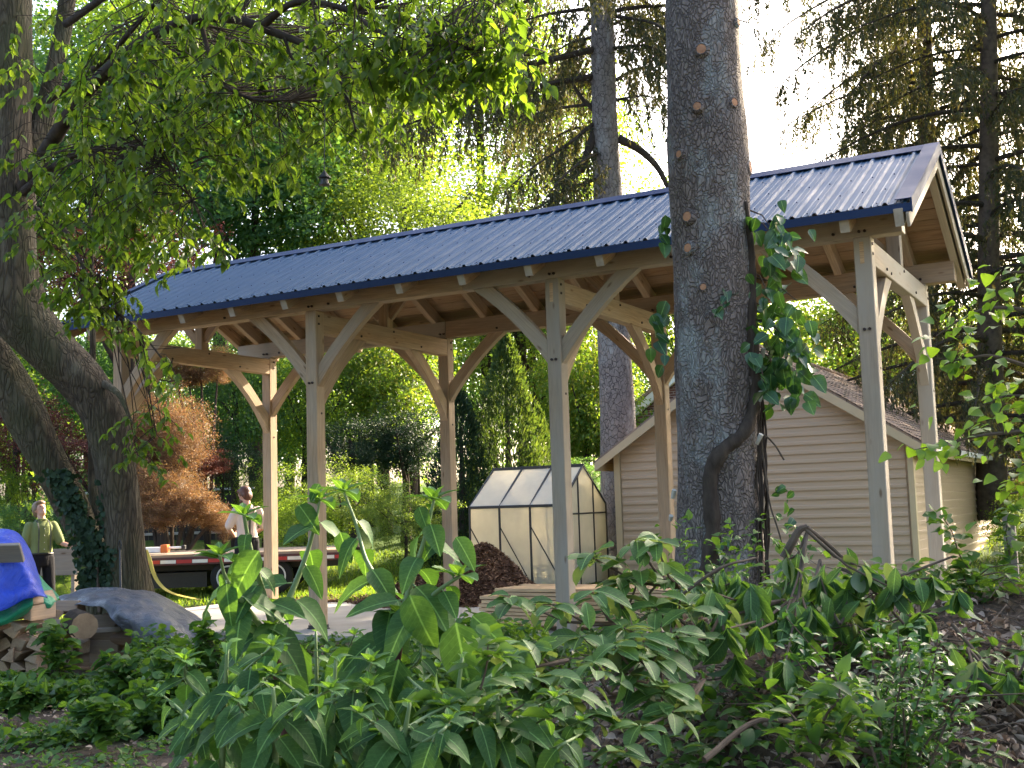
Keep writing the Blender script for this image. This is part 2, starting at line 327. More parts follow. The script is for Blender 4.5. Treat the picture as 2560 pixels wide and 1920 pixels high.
M['l_cut'] = leafmat('cut_magnolia_leaves', [(.042, .10, .03), (.058, .13, .038), (.085, .17, .046)], .36, .5, .25, vein=.6, under=(.095, .15, .085))
M['l_vine'] = leafmat('vine_leaves', [(.018, .06, .022), (.03, .085, .028), (.045, .11, .035)], .3, .32, .5, vein=1)
M['l_lime'] = leafmat('lime_leaves', [(.06, .13, .025), (.09, .18, .03), (.12, .22, .04)], .5, .42, .35)
M['l_herb'] = leafmat('herb_leaves', [(.03, .08, .02), (.05, .115, .028), (.08, .16, .035), (.06, .13, .03)], .42, .48, .3)
M['l_privet'] = leafmat('privet_leaves', [(.025, .085, .025), (.045, .12, .032), (.07, .16, .04)], .35, .3, .5)
M['l_dead'] = leafmat('dead_leaves', [(.12, .078, .052), (.20, .135, .092), (.30, .215, .15), (.42, .34, .27), (.15, .10, .075)], .15, .75, .2, (1, 1, 1))
M['grass'] = leafmat('grass_blades', [(.07, .15, .025), (.12, .21, .035), (.17, .24, .045)], .45, .6, .2)
M['stem_green'] = simple('green_stem', (.17, .24, .10), (.12, .18, .07), 6, .5, .4, bump=.1)
M['stem_red'] = simple('red_stem', (.12, .045, .05), (.08, .035, .035), 6, .5, .4, bump=.1)
# ------------------------------------------------------------------ ground
def groundmat():
    m, n, l, out = newmat('soil_and_turf'); tc = n.new('ShaderNodeTexCoord'); P = tc.outputs['Object']
    f1 = noi(n, l, P, .55, 6, .65); f2 = noi(n, l, P, 9, 8, .7); f3 = noi(n, l, P, 60, 4, .7)
    soil = ramp(n, [(.3, (.045, .034, .026)), (.55, (.085, .066, .05)), (.75, (.14, .11, .085))]); l.new(f2, soil.inputs[0])
    turf = ramp(n, [(.3, (.035, .07, .016)), (.7, (.10, .15, .03))]); l.new(f3, turf.inputs[0])
    sp = n.new('ShaderNodeSeparateXYZ'); l.new(P, sp.inputs[0])                 # turf lies beyond the slab
    yy = n.new('ShaderNodeMath'); yy.operation = 'MULTIPLY_ADD'; l.new(f1, yy.inputs[0]); yy.inputs[1].default_value = 3.5; l.new(sp.outputs[1], yy.inputs[2])
    mr = n.new('ShaderNodeMapRange'); mr.inputs[1].default_value = 5.4; mr.inputs[2].default_value = 7; l.new(yy.outputs[0], mr.inputs[0])
    pt = ramp(n, [(.5, (0, 0, 0)), (.62, (.55, .55, .55))]); l.new(f1, pt.inputs[0])
    mx = n.new('ShaderNodeMath'); mx.operation = 'MAXIMUM'; l.new(mr.outputs[0], mx.inputs[0]); l.new(pt.outputs[0], mx.inputs[1])
    c = mixc(n, l, soil.outputs[0], turf.outputs[0], mx.outputs[0])
    bsdf(n, l, out, c, .95, .1, 0, f2, .7, .05); return m
M['ground'] = groundmat()
def axis(c, near, far, n1, n2):
    a = np.linspace(-near, near, n1); b = near+(far-near)*np.linspace(0, 1, n2)[1:]**2.2; return c+np.concatenate([-b[::-1], a, b])
gx = axis(1, 26, 420, 180, 26); gy = axis(4, 26, 420, 180, 26)
GV = []
for y in gy:
    for x in gx:
        z = gz(x, y)+.05*mnoise.noise(Vector((x*.5, y*.5, 0)))+.02*mnoise.noise(Vector((x*2.3, y*2.3, 4)))
        if -5 < x < 8.6 and -1.2 < y < 4.2: z = min(z, -.03)
        GV.append((x, y, z-.02))
nx, ny = len(gx), len(gy); ii = np.arange(nx*ny).reshape(ny, nx)
GF = np.stack([ii[:-1, :-1], ii[:-1, 1:], ii[1:, 1:], ii[1:, :-1]], -1).reshape(-1, 4)
g = link(bpy.data.objects.new('ground', npmesh('ground', np.array(GV), [GF], M['ground'], True))); g['kind'] = 'structure'
mb = MB(); mb.box(-4.35, 8.3, -.52, 3.5, -.3, 0)
s_ = mb.build('concrete_slab', M['concrete']); s_['kind'] = 'structure'
# ------------------------------------------------------------------ timber-frame pavilion
H_, S_, W_, P_ = 4.026, 3.473, 3.342, .173
PX = [-S_, 0., S_, 2*S_]                                              # right faces of the four bents
XL, XR, RY, RZ, EY, EZ = -4.25, 7.41, W_/2, 5.31, -.405, 4.24         # roof ends, ridge, eave
SLP = (RZ-EZ)/(RY-EY)
pav = thing('timber_pavilion', 'long open timber-frame pavilion with curved braces and navy metal roof', 'pavilion', (1.6, RY, 0))
peg_mb = MB(); peg_mb.tube([(0, 0, 0), (0, 0, .05)], [.017, .0155], 6); peg_me = peg_mb.mesh('peg', M['peg'])
def peg(p, d, par):
    q = Vector((0, 0, 1)).rotation_difference(Vector(d)).to_matrix().to_4x4()
    link(bpy.data.objects.new('peg', peg_me), Matrix.Translation(Vector(p))@q, par)
posts = {}
for i, X in enumerate(PX):
    for side, y0 in (('f', 0.), ('b', W_-P_)):
        gm = M['wood_grey'] if i == 3 or (i == 2 and side == 'f') else M['wood']
        po = beam('post', (X-P_/2, y0+P_/2, .03), (X-P_/2, y0+P_/2, H_), P_, P_, gm, pav, up=(0, 1, 0), c=.009); posts[i, side] = po
        mb = MB(); mb.box(X-P_-.004, X+.004, y0-.004, y0+P_+.004, .0, .05); mb.box(X-P_-.05, X+.05, y0+.03, y0+P_-.03, .0, .012); mb.build('post_base', M['iron'], po)
        yo = y0 if side == 'f' else y0+P_
        sgn = -1 if side == 'f' else 1
        for dz in (.07, .17): peg((X-.04, y0+P_*(.35 if side == 'f' else .6), H_-dz), (1, 0, 0), po)
        for dz in (.98,): peg((X-.045, y0+P_*.55, H_-1.32), (1, 0, 0), po)
        if side == 'f':
            for q in (.35, .65): peg((X-P_*q, .03, H_-.93), (0, -1, 0), po)
            for q in (.3, .62): peg((X-P_*q, .03, H_+.055), (0, -1, 0), po)
            if i >= 2:
                mb = MB(); mb.box(X-P_*.66, X-P_*.42, -.004, .03, H_-.27, H_-.05); mb.build('tenon_end', M['fresh'], po)
        else:
            peg((X-P_*.5, y0+.02, H_-.93), (0, -1, 0), po); peg((X-P_*.3, y0+.02, H_+.06), (0, -1, 0), po); peg((X-P_*.7, y0+.02, H_+.06), (0, -1, 0), po)
# plates, each of two timbers spliced over the second bent
PD = .25
def plate(y0, xs, mats, nm):
    for (a, b), m_ in zip(xs, mats):
        o = beam('plate', (a, y0+P_/2, H_+PD/2), (b, y0+P_/2, H_+PD/2), P_, PD, m_, pav); o.data.materials[0] = m_
        k = a+.9
        while k < b-.3:
            if y0 == 0: peg((k, .03, H_+.06), (0, -1, 0), o)
            else: peg((k, y0+.03, H_+.06), (0, -1, 0), o)
            k += 1.74
plate(0, [(XL+.08, 2.2), (2.203, XR-.16)], [M['wood'], M['wood_grey']], 'f')
plate(W_-P_, [(XL+.08, -.03), (-.027, XR-.12)], [M['wood_grey'], M['wood']], 'b')
for i, X in enumerate(PX):
    tm = M['wood_grey'] if i == 3 else M['wood']
    z1 = H_-.027; z0 = z1-.25
    t_ = beam('tie_beam', (X-P_/2+.012, P_-.005, (z0+z1)/2), (X-P_/2+.012, W_-P_+.005, (z0+z1)/2), P_-.03, .25, tm, pav)
    for yy, zz in ((.75, z0+.06), (1.75, z1-.05), (2.45, z0+.06), (.98, z0+.05)): peg((X-.04, yy, zz), (1, 0, 0), t_)
    k_ = beam('king_post', (X-P_/2+.01, RY, z1), (X-P_/2+.01, RY, 5.02), .15, .15, tm, pav, up=(0, 1, 0))
    for sg in (-1, 1):
        if i == 3 and sg > 0: continue
        x0 = X-P_/2+sg*.075; beam('king_brace', (x0, RY, 4.15), (x0+sg*.8, RY, 4.98), .07, .13, tm, k_)
beam('ridge_beam', (XL+.1, RY, 5.09), (XR-.1, RY, 5.09), .13, .2, M['wood'], pav)
# knee braces
def brace_poly(L, t0, t1, bow=.05, n=7):
    lo = []; up = []
    for k in range(n+1):
        t = k/n; b = bow*4*t*(1-t)*.707
        lo.append((L*t-b, -L*(1-t)+b))
    for k in range(n+1):
        t = k/n; b = .02*4*t*(1-t)*.707; a = L-t1; up.append((a*t-b, -a*(1-t)+b))
    return lo+up[::-1]
def brace(name, org, dirv, nrm, th, mat, L=.98, t1=.27, bow=.05):
    """org: corner point under beam at post face; dirv: horizontal unit away from post; nrm: thickness direction"""
    org, dirv, nrm = Vector(org), Vector(dirv), Vector(nrm)
    a45 = math.sqrt(.5)                                                # local frame with x along the brace so that the grain follows it
    ux = dirv*a45+Vector((0, 0, a45)); uz = nrm.normalized(); uy = uz.cross(ux)
    Mx = Matrix(((ux.x, uy.x, uz.x, org.x), (ux.y, uy.y, uz.y, org.y), (ux.z, uy.z, uz.z, org.z), (0, 0, 0, 1))); Mi = Mx.inverted()
    mb = MB(); mb.prism(brace_poly(L, t1, t1, bow), lambda u, v: Mi@(org+dirv*u+Vector((0, 0, v))), lambda u, v: Mi@(org+dirv*u+Vector((0, 0, v))+nrm*th))
    return mb.build(name, mat, pav, Mx)
import bmesh
def fixn(o):
    bm = bmesh.new(); bm.from_mesh(o.data); bmesh.ops.recalc_face_normals(bm, faces=bm.faces); bm.to_mesh(o.data); bm.free(); return o
for i, X in enumerate(PX):
    for y0, th0 in ((0., .035), (W_-P_, .03)):
        bm_ = M['wood_grey'] if (i == 3 and y0 == 0) or (i == 2 and y0 == 0) else M['wood']
        fixn(brace('brace', (X-.001, y0+th0, H_-.001), (1, 0, 0), (0, 1, 0), .1, bm_, bow=.06)) if i < 3 else None
        if i > 0: fixn(brace('brace', (X-P_+.001, y0+th0, H_-.001), (-1, 0, 0), (0, 1, 0), .1, bm_, bow=.06))
    tm = M['wood_grey'] if i == 3 else M['wood']
    fixn(brace('brace', (X-P_+.04, P_-.001, H_-.278), (0, 1, 0), (1, 0, 0), .1, tm, .98, .3, .08))
    fixn(brace('brace', (X-P_+.04, W_-P_+.001, H_-.278), (0, -1, 0), (1, 0, 0), .1, tm, .98, .3, .08))
for X, d in ((PX[0]-P_, -1), (PX[3], 1)):                              # short outer braces are absent in the photo at the gable ends
    pass
# rafters
raf_x = [-3.74+.876*k for k in range(13)]
def zr(y, off): return RZ-abs(y-RY)*SLP-off
RD = .175
def rafter(x, m_, nm='rafter', wd=.1, y_tail=.06):
    for sg in (-1, 1):
        yt = RY+sg*(RY-EY-y_tail); A = Vector((x, yt, zr(yt, .075+RD/2*1.12))); B = Vector((x, RY+sg*.068, zr(RY+sg*.068, .075+RD/2*1.12)))
        o = beam(nm, A, B, wd, RD, m_, pav)
        if sg < 0: mb = MB(); mb.add([(-.002, sy*(wd/2-.004), sz*(RD/2-.004)) for sy, sz in ((-1, -1), (1, -1), (1, 1), (-1, 1))], [(0, 1, 2, 3)]); link(bpy.data.objects.new('rafter_end', mb.mesh('rafter_end', M['endgrain'])), frame(A, B), o)
for x in raf_x: rafter(x, M['wood'])
rafter(XR-.115, M['wood_grey'], 'rafter', .09, .02); rafter(XL+.07, M['wood'], 'rafter', .09, .02)
# roof deck boards (seen from below)
roof = bpy.data.objects.new('roof', None); link(roof, Matrix.Translation((1.6, RY, RZ)), pav)
nrm = Vector((0, -SLP, 1)).normalized(); LS = math.hypot(RY-EY, RZ-EZ)
nb = 12
for sg in (-1, 1):
    for k in range(nb):
        t0, t1 = k/nb, (k+1)/nb; tm_ = (t0+t1)/2
        y = RY+sg*(RY-EY)*tm_; z = zr(y, .055)
        cuts = [XL+.02]+sorted([random.uniform(-1.8, -.2)+(k % 2)*1.2, random.uniform(2.6, 4.4)])+[XR-.03]
        for a, b in zip(cuts, cuts[1:]):
            beam('roof_board', (a+.001, y, z), (b-.001, y, z), LS/nb-.007, .022, M['deckboard'], roof, up=(0, sg*SLP, 1), c=.004)
# ribbed metal panels
def panel_mesh(Wp):
    prof = []; rib = Wp/4
    for k in range(4):
        x = k*rib; prof += [(x, .025), (x+.012, .025), (x+.03, .0), (x+rib*.36, 0), (x+rib*.36+.008, .008), (x+rib*.36+.02, .008), (x+rib*.36+.028, 0), (x+rib*.66, 0), (x+rib*.66+.008, .008), (x+rib*.66+.02, .008), (x+rib*.66+.028, 0), (x+rib-.03, 0), (x+rib-.012, .025)]
    prof.append((Wp, .025)); n = len(prof); segs = 6; V = []; F = []
    for s in range(segs+1):
        for (x, z) in prof: V.append((x, LS*s/segs, z+.0015*math.sin(s*1.7)))
    for s in range(segs):
        for k in range(n-1): a = s*n+k; F.append((a, a+1, a+n+1, a+n))
    b = len(V)
    for (x, z) in prof: V.append((x, 0, z-.004))
    for k in range(n-1): F.append((k, b+k, b+k+1, k+1))
    me = bpy.data.meshes.new('roof_panel'); me.from_pydata(V, [], F); me.materials.append(M['roof']); me.update(); return me
NP = 13; WP = (XR-XL-.02)/NP; pme = panel_mesh(WP)
for sg in (-1, 1):
    for k in range(NP):
        x0 = XL+.01+k*WP+random.uniform(-.001, .001); ye = RY+sg*(RY-EY)
        uy = Vector((0, -sg*(RY-EY), RZ-EZ)).normalized(); ux = Vector((1, 0, 0))*(-sg); uz = ux.cross(uy)
        org = Vector((x0 if sg < 0 else x0+WP, ye, EZ-.028))
        link(bpy.data.objects.new('roof_panel', pme), Matrix(((ux.x, uy.x, uz.x, org.x), (ux.y, uy.y, uz.y, org.y), (ux.z, uy.z, uz.z, org.z), (0, 0, 0, 1))), roof)
for sg in (-1, 1):
    ye = RY+sg*(RY-EY)
    mb = MB(); y0 = ye+sg*.004; mb.box(XL, XR, min(y0-sg*.012, y0), max(y0-sg*.012, y0), EZ-.115, EZ-.034); mb.build('eave_trim', M['roof_trim'], roof)
    scr = MB()                                                         # screw heads in rows
    for row in (.06, .62, 1.25, 1.9):
        x = XL+.15
        while x < XR-.05:
            y = ye-sg*(RY-EY)*row/LS; z = EZ+(RZ-EZ)*row/LS-.02; scr.tube([(x, y, z), (x, y+sg*.004, z+.012)], [.009, .006], 6); x += WP/4
    o = scr.build('roof_screws', M['roof_trim'], roof); o['kind'] = 'stuff'
mb = MB(); pr = [(-.16, -.16*SLP+.012), (-.155, -.16*SLP+.004), (0, .016), (.155, -.16*SLP+.004), (.16, -.16*SLP+.012), (.0, .03)]
mb.prism(pr, lambda u, v: Vector((XL-.005, RY+u, RZ+v)), lambda u, v: Vector((XR+.005, RY+u, RZ+v))); mb.build('ridge_cap', M['roof_trim'], roof)
for sg in (-1, 1):                                                     # rake trim at both gables
    for X, d in ((XR, 1), (XL, -1)):
        ye = RY+sg*(RY-EY+.01); A = Vector((0, ye, EZ)); B = Vector((0, RY, RZ+.02)); mb = MB()
        dz = Vector((0, 0, -.13)); V = []
        for xx in (X+d*.018, X+d*.002): V += [Vector((xx, 0, 0))+q for q in (A, B, B+dz, A+dz)]
        mb.add(V, [(0, 1, 2, 3), (4, 5, 6, 7), (0, 1, 5, 4), (3, 2, 6, 7), (0, 3, 7, 4)])
        V = [Vector((xx, 0, 0))+q+Vector((0, 0, h_)) for h_ in (.004, .012) for xx, q in ((X+d*.018, A), (X+d*.018, B), (X-d*.14, B), (X-d*.14, A))]
        mb.add(V, [(0, 1, 2, 3), (4, 5, 6, 7), (0, 1, 5, 4), (1, 2, 6, 5), (2, 3, 7, 6), (3, 0, 4, 7)])
        fixn(mb.build('rake_trim', M['roof_trim'], roof))
        A2 = Vector((X-d*.03, RY+sg*(RY-EY-.0), EZ-.20)); B2 = Vector((X-d*.03, RY, RZ-.18)); beam('rake_board', A2, B2, .03, .14, M['wood_grey'] if d > 0 else M['wood'], pav)
# ------------------------------------------------------------------ shed
SY = 7.7; sxl = ony(1543, 1250, SY).x; sxr = ony(2285, 1250, SY).x; SYB = SY+12; sxm = (sxl+sxr)/2; EH = 2.34; PK = .66
shed = thing('garden_shed', 'tan lap-sided shed with cream trim and brown shingle roof', 'shed', (sxm, SY+6, 0))
mb = MB(); zt = EH+(sxm-sxl)*PK; mb.prism([(sxl+.03, -.1), (sxr-.03, -.1), (sxr-.03, EH), (sxm, zt-.03), (sxl+.03, EH)], lambda u, v: Vector((u, SY+.03, v)), lambda u, v: Vector((u, SYB, v)))
fixn(mb.build('wall_core', M['siding'], shed))
CH = .152; k = 0
def lap(x0, x1, xt0, xt1, z0, z1, fn):                                # dutch-lap course, bottom edge proud
    mb = MB(); pts = [(x0, z0, .0), (x1, z0, .0), (x1, z0, .028), (x0, z0, .028)]
    prof = [(0, .028), (.30, .024), (.42, .012), (1, .006)]; V = []; F = []
    for t, d in prof:
        z = z0+(z1-z0)*t; a = x0+(xt0-x0)*t; b = x1+(xt1-x1)*t; V += [fn(a, d, z), fn(b, d, z)]
    for i in range(len(prof)-1): F.append((2*i, 2*i+1, 2*i+3, 2*i+2))
    V += [fn(x0, 0, z0), fn(x1, 0, z0)]; n = len(V); F.append((n-2, n-1, 1, 0)); mb.add(V, F); return mb
z = .04
while z < zt-.2:
    z1 = min(z+CH, zt-.12)
    def lim(zz): return 0 if zz <= EH else (zz-EH)/PK
    a, b, a1, b1 = sxl+.1+max(0, lim(z)-.08), sxr-.1-max(0, lim(z)-.08), sxl+.1+max(0, lim(z1)-.08), sxr-.1-max(0, lim(z1)-.08)
    if b-a < .3: break
    lap(a, b, a1, b1, z, z1, lambda x, d, zz: Vector((x, SY+.025-d, zz))).build('siding_course', M['siding'], shed)
    if z < EH-.05: lap(SY+.1, SYB-.1, SY+.1, SYB-.1, z, z1, lambda y, d, zz: Vector((sxr-.025+d, y, zz))).build('siding_course', M['siding'], shed)
    z += CH
for x, y in ((sxl, SY), (sxr, SY), (sxr, SYB)):
    mb = MB(); mb.box(x-.06 if x == sxr else x-.03, x+.03 if x == sxr else x+.08, y-.03, y+.09, -.05, EH+.02); mb.build('corner_trim', M['trim'], shed)
OV = .3
for sg in (-1, 1):                                                     # roof slopes: deck, rake boards, shingle rows
    xe = sxm+sg*(sxr-sxm+OV); ze = EH-OV*PK; rt = lambda x: zt-abs(x-sxm)*PK
    mb = MB(); mb.prism([(xe, ze+.03), (sxm, zt+.03), (sxm, zt+.07), (xe, ze+.07)], lambda u, v: Vector((u, SY-.26, v)), lambda u, v: Vector((u, SYB+.26, v))); rf = fixn(mb.build('roof_slope', M['shingle'], shed))
    mb = MB(); mb.prism([(xe, ze-.12), (xe, ze+.03), (sxm, zt+.03), (sxm, zt-.15)], lambda u, v: Vector((u, SY-.27, v)), lambda u, v: Vector((u, SY-.24, v))); fixn(mb.build('rake_board', M['trim'], shed))
    mb = MB(); mb.prism([(xe, ze-.03), (xe, ze), (sxm+sg*.4, zt-.4*PK), (sxm+sg*.4, zt-.4*PK-.03)], lambda u, v: Vector((u, SY-.24, v)), lambda u, v: Vector((u, SY-.0, v))); fixn(mb.build('soffit', M['trim'], shed))
    mb = MB(); mb.box(min(xe, xe-sg*.02), max(xe, xe-sg*.02), SY-.26, SYB+.26, ze-.11, ze+.03); mb.build('fascia', M['trim'], shed)
    if sg > 0:
        mb = MB(); mb.box(xe, xe+.1, SY-.3, SYB+.3, ze-.04, ze+.05); mb.build('gutter', M['white'], shed)
        L = math.hypot(xe-sxm, zt-ze); nrow = int(L/.14); ang = math.atan2(zt-ze, -(xe-sxm))
        for r_ in range(nrow):
            t = r_*.14; ux = Vector((-(xe-sxm), 0, zt-ze)).normalized(); uy = Vector((0, 1, 0)); uz = -ux.cross(uy); uy2 = uz.cross(ux)
            org = Vector((xe, SY-.28, ze+.072))+ux*t
            mb = MB(); y = 0
            off = random.uniform(0, .3)
            while y < 12.5:                                            # tabs of uneven thickness
                wdt = min(random.choice([.17, .26, .33, .4]), 12.56-y); h_ = random.choice([.012, .016, .022]); mb.add([(0, y, 0), (0, y+wdt-.006, 0), (.155, y+wdt-.006, .004), (.155, y, .004), (0, y, h_), (0, y+wdt-.006, h_), (.155, y+wdt-.006, .006), (.155, y, .006)], [(4, 5, 6, 7), (0, 1, 5, 4), (1, 2, 6, 5), (3, 0, 4, 7)]); y += wdt
            mb.build('shingle_row', M['shingle'], rf, Matrix(((ux.x, uy.x, uz.x, org.x), (ux.y, uy.y, uz.y, org.y), (ux.z, uy.z, uz.z, org.z), (0, 0, 0, 1))))
mb = MB(); mb.tube([(sxm, SY-.27, zt+.075), (sxm, SYB+.27, zt+.075)], .06, 8); mb.build('ridge_cap', M['shingle'], shed)
# ------------------------------------------------------------------ greenhouse
gn = dep(1408, 1400, 20.0); gx1, gy0 = gn.x, gn.y; GL, GW, GE, GR = 1.85, 1.85, 1.44, 2.14; gx0 = gx1-GL; gy1 = gy0+GW; gym = (gy0+gy1)/2; GB = -.03
gh = thing('greenhouse', 'small gabled greenhouse with translucent panels and dark frame', 'greenhouse', (gx0+GL/2, gym, GB))
fr = .018
def bar(A, B, nm='frame_bar', r=fr): beam(nm, A, B, r*2, r*2, M['iron'], gh, up=(0, 0, 1) if abs(Vector(B)[2]-Vector(A)[2]) < .9*(Vector(B)-Vector(A)).length else (1, 0, 0), c=.003)
for y in (gy0, gy1):
    for x in np.linspace(gx0, gx1, 4): bar((x, y, GB), (x, y, GE)); bar((x, y, GE), (x, gym, GR))
    bar((gx0, y, GE), (gx1, y, GE), 'eave_bar', .024); bar((gx0, y, GB+.03), (gx1, y, GB+.03), 'base_bar', .03)
bar((gx0-.02, gym, GR), (gx1+.02, gym, GR), 'ridge_bar', .03)
for x in (gx0, gx1):
    bar((x, gy0, GB+.03), (x, gy1, GB+.03), 'base_bar', .03); bar((x, gy0, GE-.16), (x, gy1, GE-.16), 'cross_bar', .014)
    for t in (.36, .7): y = gy0+GW*t; bar((x, y, GB), (x, y, GE+(GR-GE)*(1-abs(t-.5)*2)))
for k in range(3):
    xa, xb = gx0+GL*k/3, gx0+GL*(k+1)/3
    for y in (gy0, gy1): bar((xa, y, GE-.35), (xb-.1, y, GB+.25), 'brace_bar', .01)
def pane(pts, off=(0, 0, 0)):
    pts = [Vector(p) for p in pts]; n = (pts[1]-pts[0]).cross(pts[2]-pts[0]).normalized()*.004; mb = MB(); c = len(pts)
    mb.add([p+n for p in pts]+[p-n for p in pts], [tuple(range(c)), tuple(range(c, 2*c))[::-1]]+[(i, (i+1) % c, c+(i+1) % c, c+i) for i in range(c)]); mb.build('pane', M['poly'], gh)
for k in range(3):
    xa, xb = gx0+GL*k/3+.01, gx0+GL*(k+1)/3-.01
    for y in (gy0, gy1):
        pane([(xa, y, GB+.05), (xb, y, GB+.05), (xb, y, GE-.02), (xa, y, GE-.02)]); pane([(xa, y, GE+.02), (xb, y, GE+.02), (xb, gym, GR-.01), (xa, gym, GR-.01)])
for x in (gx0, gx1):
    ys = [gy0+.01, gy0+GW*.36, gy0+GW*.7, gy1-.01]
    for a, b in zip(ys, ys[1:]):
        top = lambda y: GE+(GR-GE)*(1-abs((y-gy0)/GW-.5)*2)-.02
        p_ = [(x, a, GB+.05), (x, b, GB+.05), (x, b, top(b))]+([(x, gym, GR-.02)] if a < gym < b else [])+[(x, a, top(a))]; pane(p_)
for x0, x1, yy, zz in ((gx0+.1, gx0+1.05, gy0+.45, .78), (gx0+1.2, gx1-.1, gy0+.5, .74), (gx0+.15, gx1-.2, gy1-.4, .8)):   # potting benches inside
    mb = MB(); mb.box(x0, x1, yy-.22, yy+.22, zz-.03, zz); mb.box(x0, x1, yy-.22, yy+.22, .3, .32)
    for x in (x0+.02, x1-.05):
        for y in (yy-.2, yy+.17): mb.box(x, x+.03, y, y+.03, GB, zz-.031)
    o = mb.build('potting_bench', M['old_plank']); tag(o, {0: 'wooden potting bench at the far end inside the greenhouse', 1: 'wooden potting bench inside the greenhouse beside its door', 2: 'long potting bench along the back wall inside the greenhouse'}[0 if x0 < gx0+.12 else 1 if x0 > gx0+1 else 2], 'bench')
# ------------------------------------------------------------------ brick houses far behind
def brick_house(name, label, apex, half, eave_drop, depth_, zb):
    o = thing(name, label, 'house', (apex.x, apex.y, zb)); ax, ay, az = apex
    mb = MB(); mb.prism([(-half, zb), (half, zb), (half, az-eave_drop), (0, az), (-half, az-eave_drop)], lambda u, v: Vector((ax+u, ay, v)), lambda u, v: Vector((ax+u, ay+depth_, v))); fixn(mb.build('wall', M['brick'], o))
    for sg in (-1, 1):
        k = eave_drop/half; xe = sg*(half+.4); ze = az-eave_drop-.4*k
        mb = MB(); mb.prism([(xe, ze), (xe, ze+.32), (0, az+.32), (0, az)], lambda u, v: Vector((ax+u, ay-.25, v)), lambda u, v: Vector((ax+u, ay-.1, v))); fixn(mb.build('rake_board', M['white'], o))
        mb = MB(); mb.prism([(xe, ze+.33), (xe, ze+.45), (0, az+.45), (0, az+.33)], lambda u, v: Vector((ax+u, ay-.3, v)), lambda u, v: Vector((ax+u, ay+depth_+.3, v))); fixn(mb.build('roof', M['shingle'], o))
    mb = MB(); mb.box(ax-half*.4-.5, ax-half*.4+.5, ay-.05, ay+.02, zb+1.6, zb+3.2); w_ = mb.build('window', M['white'], o)
    mb = MB(); mb.box(ax-half*.4-.42, ax-half*.4+.42, ay-.07, ay-.051, zb+1.7, zb+3.1); mb.build('pane', M['iron'], w_)
brick_house('brick_house', 'red brick house with white gable trim behind the shed\'s left eave', dep(1800, 862, 37), 4.0, 2.9, 7, .4)
brick_house('brick_house', 'red brick house with white gable trim rising behind the shed\'s shingle roof', dep(2420, 835, 46), 5.0, 3.4, 9, .4)
# white porch house far right
wo = thing('white_house', 'white clapboard house glimpsed beyond the shed\'s far end', 'house', dep(2620, 1250, 48))
p0 = dep(2620, 1250, 48); mb = MB(); mb.box(p0.x-3, p0.x+4, p0.y, p0.y+6, 0, 4.2); mb.build('wall', M['white'], wo)
mb = MB(); mb.prism([(-3.4, 4.2), (4.4, 4.2), (.5, 6.6)], lambda u, v: Vector((p0.x+u, p0.y-.3, v)), lambda u, v: Vector((p0.x+u, p0.y+6.3, v))); fixn(mb.build('roof', M['shingle'], wo))
for q in (-1.6, .6, 2.4):
    mb = MB(); mb.box(p0.x+q, p0.x+q+.9, p0.y-.05, p0.y-.01, 1, 2.6); mb.build('window', M['iron'], wo)
# ------------------------------------------------------------------ board fence behind the trailer
fo = thing('board_fence', 'dark stained board fence with pale rails behind the flatbed trailer', 'fence', ground_at(430, 31))
A = dep(140, 1290, 31); B = dep(640, 1282, 31); fd = (B-A); fd.z = 0; Lf = fd.length; fd.normalize(); fz0 = gz(*ground_at(430, 31).xy)-.1
M['fence'] = wood('dark_fence', (.05, .045, .042), (.028, .025, .024), None, 0, False)
x = 0
while x < Lf:
    p_ = A+fd*x; beam('fence_board', (p_.x, p_.y, fz0), (p_.x, p_.y, 2.08+random.uniform(-.01, .01)), .143, .02, M['fence'], fo, up=(-fd.y, fd.x, 0), c=.003); x += .15
for zz, hh in ((2.12, .06), (.98, .07)):
    beam('fence_rail', (A.x, A.y-.03, zz), (B.x, B.y-.03, zz), .09, hh, M['white'] if zz > 2 else M['endgrain'], fo)
# ------------------------------------------------------------------ flatbed trailer
tA = dep(120, 1400, 20.6); tB = dep(868, 1372, 20.9); td = Vector((tB.x-tA.x, tB.y-tA.y, 0)); TL = td.length; td.normalize(); tn = Vector((-td.y, td.x, 0))
if tn.dot(Vector((FW[0], FW[1], 0))) < 0: tn = -tn
TZ = .77; TW = 2.4
Mt = Matrix(((td.x, tn.x, 0, tA.x), (td.y, tn.y, 0, tA.y), (0, 0, 1, 0), (0, 0, 0, 1)))
tr = thing('flatbed_trailer', 'wooden-deck flatbed trailer with red and white reflective tape', 'trailer', Mt@Vector((TL/2, TW/2, 0)))
M['tyre'] = simple('tyre_rubber', (.02, .02, .02), (.012, .012, .012), 20, .8); M['rim'] = simple('white_rim', (.62, .62, .6), (.5, .5, .48), 12, .4, .5)
M['red'] = simple('red_tape', (.42, .02, .02), (.33, .015, .015), 8, .4, .5); M['tapew'] = simple('white_tape', (.7, .68, .62), (.6, .58, .52), 8, .4, .5)
for k in range(11):
    y = (k+.5)*TW/11; beam('deck_plank', Mt@Vector((0, y, TZ-.025)), Mt@Vector((TL, y, TZ-.025+random.uniform(-.003, .003))), TW/11-.008, .05, M['old_plank'] if k % 4 else M['wood'], tr)
M['frame_steel'] = simple('trailer_frame', (.10, .035, .03), (.05, .02, .02), 6, .6, .4)
for y in (-.03, TW+.03): beam('side_rail', Mt@Vector((-.05, y, TZ-.12)), Mt@Vector((TL+.05, y, TZ-.12)), .06, .14, M['frame_steel'], tr)
for x in np.linspace(.3, TL-.3, 7): beam('cross_member', Mt@Vector((x, 0, TZ-.12)), Mt@Vector((x, TW, TZ-.12)), .07, .11, M['iron'], tr)
x = .3; k = 0
